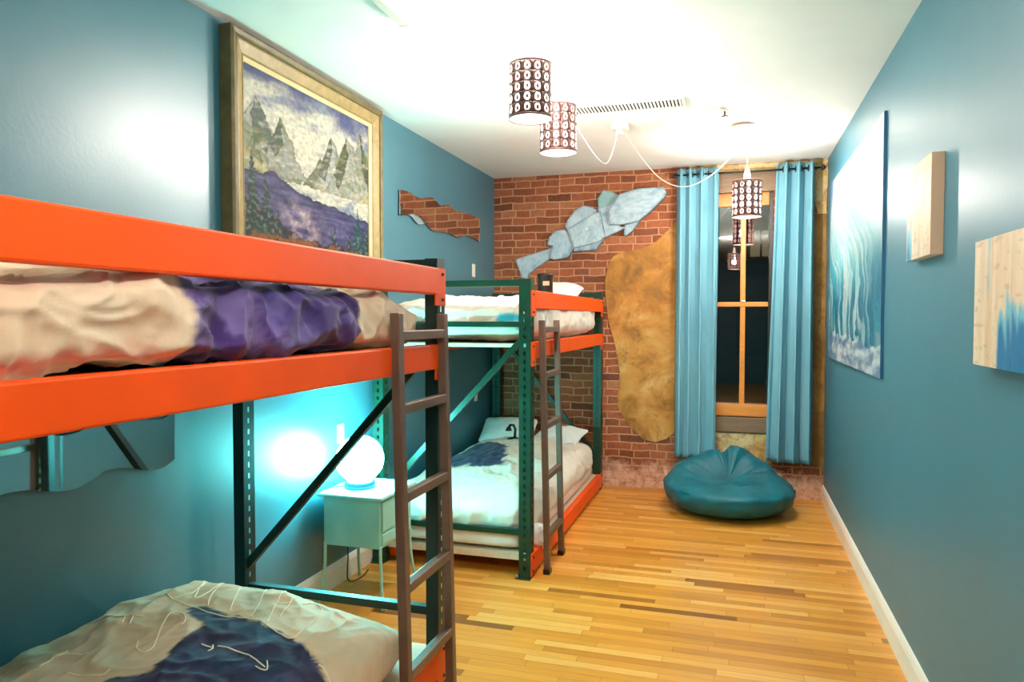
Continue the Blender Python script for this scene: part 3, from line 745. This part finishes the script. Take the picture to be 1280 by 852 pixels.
pf = thing('framed_painting', (LX, 3.54, 1.84), 'large gold framed painting of snowy mountains above a lake', 'painting')
PY0, PY1, PZ0, PZ1, PX = 2.80, 4.285, 1.86, 2.945, LX+.005
def frame_ring(y0, y1, z0, z1, w0, prof, name, mat):
    """prof: list of (inset, x)"""
    mb = MB(); n = len(prof)
    for a, x in prof:
        mb.v += [(x, y0+a, z0+a), (x, y1-a, z0+a), (x, y1-a, z1-a), (x, y0+a, z1-a)]
    for i in range(n-1):
        for k in range(4): mb.f.append((i*4+k, i*4+(k+1) % 4, (i+1)*4+(k+1) % 4, (i+1)*4+k))
    for k in range(4): mb.f.append(((n-1)*4+k, (n-1)*4+(k+1) % 4, (k+1) % 4, k))
    return mb.build(name, mat, pf)
frame_ring(PY0, PY1, PZ0, PZ1, 0, [(0, PX), (0, PX+.062), (.012, PX+.070), (.03, PX+.064), (.04, PX+.066), (.044, PX+.055), (.044, PX)], 'outer_moulding', M['golddark'])
frame_ring(PY0+.044, PY1-.044, PZ0+.044, PZ1-.044, 0, [(0, PX), (0, PX+.06), (.01, PX+.062), (.055, PX+.044), (.06, PX+.048), (.066, PX+.04), (.066, PX)], 'gold_frame', M['gold'])
frame_ring(PY0+.11, PY1-.11, PZ0+.11, PZ1-.11, 0, [(0, PX), (0, PX+.042), (.018, PX+.030), (.018, PX)], 'liner', M['cream'])
g0, g1, h0, h1 = PY0+.12, PY1-.12, PZ0+.12, PZ1-.12
MB().box(PX, PX+.02, g0, g1, h0, h1).build('backing_board', M['dark'], pf)
grid_art(lambda u, v: (PX+.024, g0+(g1-g0)*u, h0+(h1-h0)*v), 230, 180, 'canvas', M['art'], pf, mountain)

# ------------------------------------------------------------------ fish
fish = thing('wooden_fish', (-1.32, BY, 2.4), 'pale blue patchwork wooden fish mounted diagonally on the brick wall', 'wall fish')
FP = {'tail': [(-2.046, 2.165), (-2.004, 2.184), (-1.714, 2.262), (-1.666, 2.287), (-1.68, 2.182), (-1.906, 2.028), (-1.92, 1.975), (-1.99, 1.99), (-1.997, 2.043)],
'rear_panel': [(-1.666, 2.287), (-1.721, 2.302), (-1.701, 2.374), (-1.646, 2.431), (-1.552, 2.441), (-1.512, 2.414), (-1.451, 2.268), (-1.511, 2.178), (-1.646, 2.155), (-1.70, 2.175)],
'middle_panel': [(-1.522, 2.437), (-1.26, 2.58), (-1.205, 2.60), (-1.152, 2.366), (-1.207, 2.316), (-1.454, 2.258)],
'rear_fin': [(-1.548, 2.474), (-1.525, 2.531), (-1.445, 2.626), (-1.366, 2.661), (-1.287, 2.645), (-1.234, 2.612), (-1.26, 2.56), (-1.525, 2.42)],
'front_fin': [(-1.228, 2.605), (-1.235, 2.726), (-1.183, 2.8), (-1.092, 2.777), (-1.034, 2.742), (-1.10, 2.60)],
'shoulder_panel': [(-1.228, 2.628), (-1.06, 2.68), (-1.02, 2.45), (-.96, 2.44), (-1.155, 2.352), (-1.17, 2.36)],
'head': [(-1.13, 2.593), (-1.034, 2.742), (-0.85, 2.789), (-0.619, 2.79), (-0.594, 2.739), (-0.612, 2.696), (-0.748, 2.57), (-0.842, 2.492), (-0.988, 2.466), (-1.117, 2.464)],
'side_fin': [(-0.898, 2.411), (-0.962, 2.356), (-0.981, 2.37), (-0.975, 2.462), (-0.838, 2.496)],
'belly_panel': [(-1.464, 2.263), (-1.197, 2.346), (-1.171, 2.340), (-1.246, 2.239), (-1.458, 2.232)]}
FT = {'tail': .022, 'rear_panel': .038, 'middle_panel': .054, 'rear_fin': .028, 'front_fin': .024, 'shoulder_panel': .040, 'head': .066, 'side_fin': .050, 'belly_panel': .034}
def fish_col(seed):
    a = random.Random(seed).uniform(-.5, .9)
    def f(x, y, z):
        q = x*math.cos(a)+z*math.sin(a)
        s = .5+.5*math.sin(q*260+6*fbm((x*6, z*6, seed), 3))
        n = fbm((x*12, z*12, seed), 4)
        c = mixc(lin((140, 176, 196)), lin((200, 220, 228)), .35+.45*s+.5*n)
        c = mixc(c, lin((100, 140, 172)), sstep(.2, .5, fbm((x*5, z*5, seed+3), 3))*.6)
        if seed == 4: c = mixc(c, lin((120, 176, 168)), .6)
        return c
    return f
for i, (nm, poly) in enumerate(FP.items()):
    import bmesh
    mb = MB(); th = FT[nm]; poly = rough(poly, .03, .004, i)
    mb.prism(poly, lambda a, b: (a, BY-.001, b), lambda a, b: (a, BY-th, b))
    o = mb.build(nm, M['tin'], fish)
    bm = bmesh.new(); bm.from_mesh(o.data)
    for _ in range(4): bmesh.ops.subdivide_edges(bm, edges=[e for e in bm.edges if e.calc_length() > .012], cuts=1, use_grid_fill=False)
    bmesh.ops.triangulate(bm, faces=bm.faces[:]); bm.to_mesh(o.data); bm.free()
    a = o.data.color_attributes.new('pigment', 'FLOAT_COLOR', 'POINT'); f = lambda x, y, z, g=fish_col(i), pl=poly: tuple(q*(.5+.48*sstep(.0, .012, inside(x, z, pl))) for q in g(x, y, z)); off = wloc(fish)
    for k, v in enumerate(o.data.vertices):
        p = v.co+off; a.data[k].color = (*f(*p), 1)
MB().lathe([(0, 0), (.012, .0), (.012, .006), (0, .01)], (0, 0, 0), 12).build('knob', M['linen'], fish)
kb = bpy.data.objects['knob'] if bpy.data.objects['knob'].parent == fish else [c for c in fish.children if c.name.startswith('knob')][0]
kb.data.transform(Matrix.Translation(fish.location)); kb.rotation_euler = (PI/2, 0, 0); kb.location = Vector((-1.33, BY-.054, 2.435))-fish.location; kb.name = 'glass_knob'

# ------------------------------------------------------------------ curtains
rod = thing('curtain_rod', (.12, BY-.1, 2.88), 'black iron curtain rod with scrolled finials above the window', 'curtain rod')
MB().tube([(-.50, BY-.1, 2.88), (.70, BY-.1, 2.88)], .009, 12).build('rod', M['black'], rod, True)
for sx, x in ((-1, -.50), (1, .70)):
    fm = MB()
    for k in range(5):
        a = 2*PI*k/5
        fm.tube([(x+sx*.0, BY-.1, 2.88), (x+sx*.012, BY-.1+.022*math.cos(a), 2.88+.022*math.sin(a)), (x+sx*.026, BY-.1+.012*math.cos(a), 2.88+.012*math.sin(a)), (x+sx*.036, BY-.1, 2.88)], .006, 6)
    fm.build('finial', M['black'], rod, True)
    MB().box(x-sx*.03-.006, x-sx*.03+.006, BY-.1, BY-.0125, 2.872, 2.888).build('bracket', M['black'], rod)
def curtain(xa, xb, xa2, xb2, n, amp, label, seed, warp):
    root = thing('curtain', ((xa+xb)/2, BY-.1, .34), label, 'curtain', 'pale blue window curtains')
    mb = MB(); U, V = n*16, 60; z0, z1 = .335, 2.93
    for j in range(V+1):
        v = j/V; z = z0+(z1-z0)*v
        for i in range(U+1):
            u = i/U; x = (xa2+(xb2-xa2)*u)*(1-v)+(xa+(xb-xa)*u)*v
            ph = (u**warp)*n*2*PI+.5*noise.noise((u*3, v*1.5, seed))*(1-v)
            A = amp*(1+.3*noise.noise((u*4, v*2, seed+5))*(1-v))
            y = BY-.1+A*math.sin(ph)*(1 if math.sin(ph) < 0 else 1.0)+.01*noise.noise((u*6, v*5, seed))*(1-v)
            y = min(y, BY-.035)
            mb.v.append((x+.021*math.sin(2*ph), y, z-.006*math.sin(ph)*(1 if j == 0 else 0)))
    mb.f = [(j*(U+1)+i, j*(U+1)+i+1, (j+1)*(U+1)+i+1, (j+1)*(U+1)+i) for j in range(V) for i in range(U)]
    mb.build('cloth', M['curtain'], root, True, solid=.003)
    for k in range(n*2):
        u = (k+.0)/(n*2)
        x = xa+(xb-xa)*(u+.0)
        if k == 0: continue
        g = MB(); pts = [(x, BY-.1+.024*math.cos(a), 2.88+.024*math.sin(a)) for a in [2*PI*q/14 for q in range(15)]]
        g.tube(pts, .0045, 6, cap=False); g.build('grommet', M['black'], root, True)
curtain(-.495, -.135, -.50, -.145, 4, .044, 'pale blue curtain left of the window beside the ochre plaster', 3, 0.72)
curtain(.345, .648, .279, .655, 3, .068, 'pale blue curtain right of the window, nearest the blue wall', 8, 1.0)

# ------------------------------------------------------------------ beanbag
def bean():
    c = Vector((-.03, 6.235, 0)); mb = MB(); U, V = 96, 44
    for j in range(V+1):
        t = j/V; ph = -PI/2+PI*t
        for i in range(U):
            a = 2*PI*i/U; ca, sa = math.cos(a), math.sin(a)
            cr = abs(math.cos(ph))**.5
            r = .515*cr
            z = .18+.18*math.sin(ph)
            q = Vector((ca*r, sa*r, z))
            # sat-in hollow with a raised, crumpled back
            top = max(0, math.sin(ph))
            if ph > 0:
                rx = [(-.6, .20), (-.5, .30), (-.42, .37), (-.25, .40), (-.1, .43), (.03, .465), (.15, .45), (.29, .385), (.42, .28), (.5, .22), (.6, .20)]
                rz = .2
                for (xa, za), (xb_, zb_) in zip(rx[:-1], rx[1:]):
                    if xa <= q.x <= xb_: rz = za+(zb_-za)*sstep(xa, xb_, q.x)
                zt = .25+(rz-.25)*sstep(-.12-.22*min(1, (q.x/.36)**2), .17, q.y)*(1-.5*sstep(.28, .52, q.y))
                zt -= .09*math.exp(-((q.x+.02)**2/.05+(q.y+.03)**2/.012))
                q.z = .18+top**(.55+.3*sstep(.05, -.3, q.y))*(zt-.18)
            d2 = math.hypot(q.x, q.y+.05); ang = math.atan2(q.y+.05, q.x)
            q.z += top*(.038 if q.y > -.08 else .016)*(1-2.4*abs(noise.noise((math.cos(ang)*3.6+2.6, math.sin(ang)*3.6, 1.4+d2))))*sstep(.02, .2, d2)*sstep(.52, .3, d2)*(1 if q.y > -.1 else .4)
            w = .016*(1-abs(noise.noise((ca*4, sa*4, z*7)))*2)+.010*fbm((q.x*9, q.y*9, q.z*9), 3)
            q += Vector((ca, sa, .3 if top > 0 else 0))*w*cr
            p = c+q
            p.z = max(p.z, .001); p.y = min(p.y, BY-.012 if p.z < .29 else BY-.16+.148*sstep(.34, .29, p.z))
            mb.v.append(tuple(p))
    mb.f = [(j*U+i, j*U+(i+1) % U, (j+1)*U+(i+1) % U, (j+1)*U+i) for j in range(V) for i in range(U)]
    root = thing('beanbag', (-.03, 6.235, 0), 'round teal velvet beanbag on the wooden floor below the window', 'beanbag')
    mb.build('bag', M['velvet'], root, True)
    sm = MB(); pts = []
    for i in range(97):
        a = 2*PI*i/96; rr = .500+.01*noise.noise((math.cos(a)*2, math.sin(a)*2, 4))
        pts.append((c.x+rr*math.cos(a), min(c.y+rr*math.sin(a), BY-.016), .20+.02*math.sin(a*2+1)))
    sm.tube(pts, .006, 6, cap=False); sm.build('seam', M['velvet'], root, True)
bean()

# ------------------------------------------------------------------ art on the right wall
def wave(u, v):
    """u along wall from window (0) to the near end (1), v up"""
    n = fbm((u*3, v*3, 1), 5); m = fbm((u*9, v*22, 8), 5)
    # water is drawn up the face of the wave in long curving threads
    cu = u+.9*(v-.15)**2*(1 if v > .15 else 0)-.10*n
    th = fbm((cu*17, v*1.7, 3), 6)+.25*n; th2 = fbm((cu*34, v*3, 9), 5)
    deep = lin((8, 120, 150)); mid = lin((70, 178, 194)); pale = lin((168, 212, 220)); white = lin((218, 232, 238))
    h = v+.10*n
    c = mixc(deep, mid, sstep(.30, .52, h)); c = mixc(c, pale, sstep(.46, .66, h)); c = mixc(c, white, sstep(.62, .9, h))
    if u > .6: c = mixc(c, mixc(deep, lin((4, 104, 140)), .5), sstep(.62, .9, u)*sstep(.62, .40, v)*sstep(.1, .22, v)*.8)
    c = mixc(c, lin((222, 242, 240)), sstep(.0, .35, th)*.7*sstep(.86, .5, v)*(1-.6*sstep(.68, .85, u)))
    c = mixc(c, mid, sstep(.05, .4, th2)*.35*sstep(.9, .7, v))
    sky = sstep(.10, .0, u+.35*(.93-v)*(1 if v < .93 else -.6)+.05*n-.02)*sstep(.74, .80, v+.04*m)
    c = mixc(c, lin((110, 166, 226)), sky)
    if v < .17-.06*u+.09*n+.04*m: c = mixc(lin((112, 146, 180)), white, .40+m*1.3)
    return tuple(q*.6 for q in c)
def slab(x, y0, y1, z0, z1, th): return (x-th, x, y0, y1, z0, z1)
wp = thing('wave_canvas', (RX, 5.28, 1.26), 'tall canvas of a breaking turquoise wave on the right blue wall', 'canvas print')
WY0, WY1, WZ0, WZ1 = 4.24, 6.42, 1.275, 2.69
MB().box(RX-.016, RX-.0004, WY0, WY1, WZ0, WZ1).build('canvas_edge', simple('blue_canvas_edge', (40, 96, 136), .5), wp)
grid_art(lambda u, v: (RX-.0165, WY1+(WY0-WY1)*u, WZ0+(WZ1-WZ0)*v), 260, 160, 'canvas_face', M['canvas'], wp, wave)
def board(y0, y1, z0, z1, th, label, blue, seed):
    t = thing('painted_board', (RX, (y0+y1)/2, z0), label, 'wall art', 'painted pine boards')
    n = 3; wd = (y1-y0)/n
    def colf(k):
        def f(x, y, z):
            u = (y1-y)/(y1-y0); v = (z-z0)/(z1-z0)
            g = fbm((y*30+k*3, z*3, seed), 4); g2 = fbm((y*8, z*1.5, seed+k), 3)
            c = mixc(lin((234, 190, 150)), lin((250, 226, 200)), .45+g*.5+g2*.5)
            c = mixc(c, lin((196, 140, 100)), sstep(.3, .6, fbm((y*12, z*60, seed), 3))*.5)
            b = blue(u, v)*.85+.55*fbm((y*30, z*2.5, seed+2), 4)
            c = mixc(c, lin((120, 190, 210)), sstep(.25, .5, b))
            c = mixc(c, lin((16, 112, 160)), sstep(.55, .8, b))
            return tuple(q*.84 for q in c)
        return f
    for k in range(n):
        mb = MB(); a, b_ = y0+k*wd+.0012, y0+(k+1)*wd-.0012
        NU, NV = 14, 50
        # front face grid and closed sides
        for j in range(NV+1):
            for i in range(NU+1): mb.v.append((RX-th, a+(b_-a)*i/NU, z0+(z1-z0)*j/NV))
        mb.f = [(j*(NU+1)+i, j*(NU+1)+i+1, (j+1)*(NU+1)+i+1, (j+1)*(NU+1)+i) for j in range(NV) for i in range(NU)]
        bx = MB().box(RX-th, RX, a, b_, z0, z1)
        mb.add(bx.v, [f for f in bx.f if not all(bx.v[q][0] == RX-th for q in f)])
        mb.build('plank', M['boardart'], t, color=colf(k))
    return t
board(3.13, 3.53, 1.845, 2.235, .045, 'small thick pine board with faint blue paint, right of the wave canvas', lambda u, v: .55*sstep(.5, 0, u)*sstep(.8, 0, v)+.1, 4)
board(2.11, 2.585, 1.455, 1.835, .045, 'pine board with blue paint streaks at the right edge of view', lambda u, v: .95*sstep(.3, .6, u)*sstep(.75, .2, v), 11)

# ------------------------------------------------------------------ pendants
def shade_mesh(r, h, cols, rows, mat, parent):
    mb = MB(); NS = 16; mz = (h-rows*.05)/2
    ch = .05; ca = 2*PI/cols
    def pt(a, z): return (r*math.cos(a), r*math.sin(a), z)
    sq = []
    for k in range(NS):
        t = 2*PI*k/NS+PI/NS*0
        c_, s_ = math.cos(t), math.sin(t); m = max(abs(c_), abs(s_)); sq.append((c_/m, s_/m))
    dots = MB()
    for i in range(cols):
        for j in range(rows):
            ac = ca*i; zc = mz+ch*(j+.5)
            b = len(mb.v)
            for (sx, sz) in sq: mb.v.append(pt(ac+sx*ca/2, zc+sz*ch/2))
            for k in range(NS):
                t = 2*PI*k/NS; mb.v.append(pt(ac+math.cos(t)*.0142/r, zc+math.sin(t)*.0190))
            mb.f += [(b+k, b+(k+1) % NS, b+NS+(k+1) % NS, b+NS+k) for k in range(NS)]
            d = len(mb.v)
            for k in range(10):
                t = 2*PI*k/10; mb.v.append(pt(ac+math.cos(t)*.0070/r, zc+math.sin(t)*.0120))
            mb.f.append(tuple(d+k for k in range(10)))
            for up in (1, -1):      # thin webs that hold the middle of each ring
                e = len(mb.v); w_ = .0013/r
                mb.v += [pt(ac-w_, zc+up*.0105), pt(ac+w_, zc+up*.0105), pt(ac+w_, zc+up*.0195), pt(ac-w_, zc+up*.0195)]
                mb.f.append((e, e+1, e+2, e+3))
    for z0, z1 in ((0, mz), (h-mz, h)):
        n = cols*4; b = len(mb.v)
        for z in (z0, z1):
            for k in range(n): mb.v.append(pt(2*PI*k/n-ca/2, z))
        mb.f += [(b+k, b+(k+1) % n, b+n+(k+1) % n, b+n+k) for k in range(n)]
    return mb, dots
def add_local(mb, name, mat, parent, smooth=False, solid=0):
    for i, v in enumerate(mb.v): mb.v[i] = tuple(Vector(v)+wloc(parent))
    return mb.build(name, mat, parent, smooth, solid=solid)
def copy_tree(o, parent=None):
    c = o.copy(); COL.objects.link(c)
    if parent: c.parent = parent
    for ch in list(o.children): copy_tree(ch, c)
    return c
PR, PH = .107, .272
def pendant():
    root = thing('pendant_light', (0, 0, 0), '', 'pendant light', 'perforated pendant lights')
    mb, dots = shade_mesh(PR, PH, 13, 5, M['bronze'], root)
    mb.build('shade', M['bronze'], root, True, solid=.002)
    MB().lathe([(PR-.008, .008), (PR-.008, PH-.006)], (0, 0, 0), 40).build('diffuser', M['diff'], root, True)
    dd = root.children[-1] if False else None
    MB().lathe([(0, .006), (PR-.004, .006)], (0, 0, 0), 40).build('bottom_diffuser', M['diffb'], root, True)
    MB().lathe([(0, PH+.10), (.012, PH+.10), (.02, PH+.07), (.026, PH+.05), (.026, PH-.02), (.018, PH-.03), (0, PH-.03)], (0, 0, 0), 20).build('socket', M['cord'], root, True)
    MB().lathe([(0, .065), (.02, .07), (.032, .09), (.036, .12), (.03, .16), (.02, .2), (.016, PH-.03), (0, PH-.03)], (0, 0, 0), 20).build('bulb', M['bulb'], root, True)
    sp = MB()
    for k in range(3):
        a = 2*PI*k/3+.4; sp.tube([(.024*math.cos(a), .024*math.sin(a), PH-.012), ((PR-.002)*math.cos(a), (PR-.002)*math.sin(a), PH-.008)], .0025, 6)
    sp.build('spider', M['bronze'], root)
    return root
def fix_diffuser(root):
    for c in root.children:
        if c.name.startswith('diffuser'):   # open tube: drop the end caps
            import bmesh
            bm = bmesh.new(); bm.from_mesh(c.data)
            bmesh.ops.delete(bm, geom=[f for f in bm.faces if len(f.verts) > 4], context='FACES_ONLY'); bm.to_mesh(c.data); bm.free()
proto = pendant(); fix_diffuser(proto)
PEND = [((-.98, 3.50, 2.59), 'perforated bronze pendant, nearest and highest of the two by the ceiling vent'),
        ((-.99, 4.14, 2.562), 'perforated bronze pendant hanging just behind and below the nearest pendant'),
        ((.088, 5.76, 2.36), 'perforated bronze pendant hanging in front of the window'),
        ((.0, .75, 2.43), 'perforated bronze pendant seen only as a reflection in the window')]
POWER = float(260)
for i, (p, lab) in enumerate(PEND):
    o = proto if i == 0 else copy_tree(proto)
    o.location = p; o['label'] = lab
    top = p[2]+PH+.09
    MB().tube([(p[0], p[1], top), (p[0], p[1], H-.02)], .0035, 6).build('drop_cord', M['cord'], o, True)
    MB().tube([(p[0], p[1], H-.001), (p[0], p[1], H-.02), (p[0]+.01, p[1], H-.03), (p[0]+.012, p[1], H-.018)], .003, 6).build('ceiling_hook', M['cord'], o, True)
    l = bpy.data.lights.new('bulb_light', 'POINT'); l.energy = POWER*(1.3, 1.25, .6, 1.2)[i]; l.color = (1, .92, .82); l.shadow_soft_size = .035
    lo = bpy.data.objects.new('bulb_light', l); lo.location = (0, 0, .125); lo.parent = o; COL.objects.link(lo)
objs = [o for o in bpy.data.objects if o.name.startswith('pendant_light')]
def swag(o, pts):
    MB().tube(catmull(pts, 10), .0032, 6).build('swag_cord', M['cord'], o, True)
swag(objs[1], [(-.80, 5.10, H-.03), (-.79, 4.98, 2.80), (-.81, 4.68, 2.60), (-.90, 4.38, 2.72), (-.98, 4.16, H-.03)])
swag(objs[2], [(-.76, 5.16, H-.03), (-.70, 5.30, 2.83), (-.52, 5.42, 2.62), (-.33, 5.50, 2.57), (-.12, 5.60, 2.70), (.06, 5.75, H-.03)])
swag(objs[0], [(-.985, 3.46, H-.03), (-1.02, 3.2, 2.93), (-1.0, 2.95, 2.905), (-.9, 2.5, 2.93), (-.8, 2.2, H-.01)])
jb = thing('junction_box', (-.78, 5.14, H), 'white ceiling junction box where the swagged lamp cords meet', 'junction box')
MB().rbox(-.835, -.725, 5.085, 5.195, H-.045, H-.0005, .006).build('box', M['white'], jb)
MB().lathe([(0, -.075), (.018, -.07), (.022, -.045), (0, -.045)], (-.78, 5.14, H), 14).build('cord_plug', M['white'], jb, True)

# ceiling fittings
vt = thing('ceiling_vent', (-.67, 4.71, H), 'long white slotted air vent in the ceiling behind the pendants', 'vent')
VX0, VX1, VY0, VY1 = -1.10, -.325, 4.63, 4.80
MB().box(VX0, VX1, VY0, VY1, H-.004, H-.0005).build('backing', M['dark'], vt)
fv = MB().box(VX0-.02, VX1+.02, VY0-.02, VY0, H-.012, H-.0005).box(VX0-.02, VX1+.02, VY1, VY1+.02, H-.012, H-.0005).box(VX0-.02, VX0, VY0, VY1, H-.012, H-.0005).box(VX1, VX1+.02, VY0, VY1, H-.012, H-.0005)
fv.build('frame', M['white'], vt)
sl = MB()
for k in range(34):
    x = VX0+(VX1-VX0)*(k+.5)/34; sl.bar((x, VY0, H-.008), (x, VY1, H-.008), .013, .004, up=(.35, 0, 1))
sl.build('slats', M['white'], vt)
sd = thing('smoke_detector', (.052, 5.42, H), 'round flat beige smoke detector on the white ceiling', 'smoke detector')
MB().lathe([(0, -.022), (.06, -.02), (.085, -.008), (.088, -.0005), (0, -.0005)], (.052, 5.42, H), 32).build('cover', simple('beige_plastic', (150, 132, 114), .5), sd, True)
MB().lathe([(0, -.028), (.02, -.027), (.026, -.021), (0, -.020)], (.052, 5.42, H), 20).build('sensor', M['white'], sd, True)
sk = thing('sprinkler', (-.069, 5.01, H), 'tiny metal fire sprinkler head on the white ceiling', 'sprinkler')
MB().lathe([(0, -.006), (.028, -.005), (.03, -.0005), (0, -.0005)], (-.069, 5.01, H), 20).build('escutcheon', M['white'], sk, True)
MB().lathe([(0, -.04), (.022, -.04), (.022, -.037), (.006, -.036), (.006, -.006), (0, -.006)], (-.069, 5.01, H), 16).build('deflector', simple('grey_metal', (120, 112, 106), .35, metal=.8), sk, True)
cd = thing('ceiling_conduit', (-1.45, 2.5, H), 'slim pale ceiling batten running overhead near the painting', 'conduit')
MB().rbox(-1.475, -1.43, 1.6, 3.05, H-.035, H-.0005, .004).build('batten', M['white'], cd)
MB().rbox(-1.478, -1.427, 3.045, 3.06, H-.038, H-.0005, .004).build('end_cap', M['white'], cd)

# ------------------------------------------------------------------ lights of the place
wd = bpy.data.worlds.new('night'); SC.world = wd; wd.use_nodes = True
wd.node_tree.nodes['Background'].inputs[0].default_value = (.012, .014, .022, 1)
wd.node_tree.nodes['Background'].inputs[1].default_value = 1

# ------------------------------------------------------------------ camera
cam = bpy.data.cameras.new('camera'); co = bpy.data.objects.new('camera', cam); COL.objects.link(co)
cam.sensor_width = 36; cam.lens = 900/1280*36; cam.clip_start = .02
co.location = (0, 0, 1.6)
co.rotation_euler = (PI/2-math.atan(29/900), 0, math.radians(17.1))
SC.camera = co
vs = SC.view_settings
SC.display_settings.display_device = 'sRGB'
vs.view_transform = 'Standard'; vs.look = 'None'; vs.gamma = 1; vs.use_curve_mapping = False; vs.exposure = 0.85
SC.cycles.use_denoising = True
SC.cycles.max_bounces = 10; SC.cycles.diffuse_bounces = 6; SC.cycles.transparent_max_bounces = 16
SC.cycles.sample_clamp_indirect = 8
SC.cycles.caustics_reflective = False; SC.cycles.caustics_refractive = False
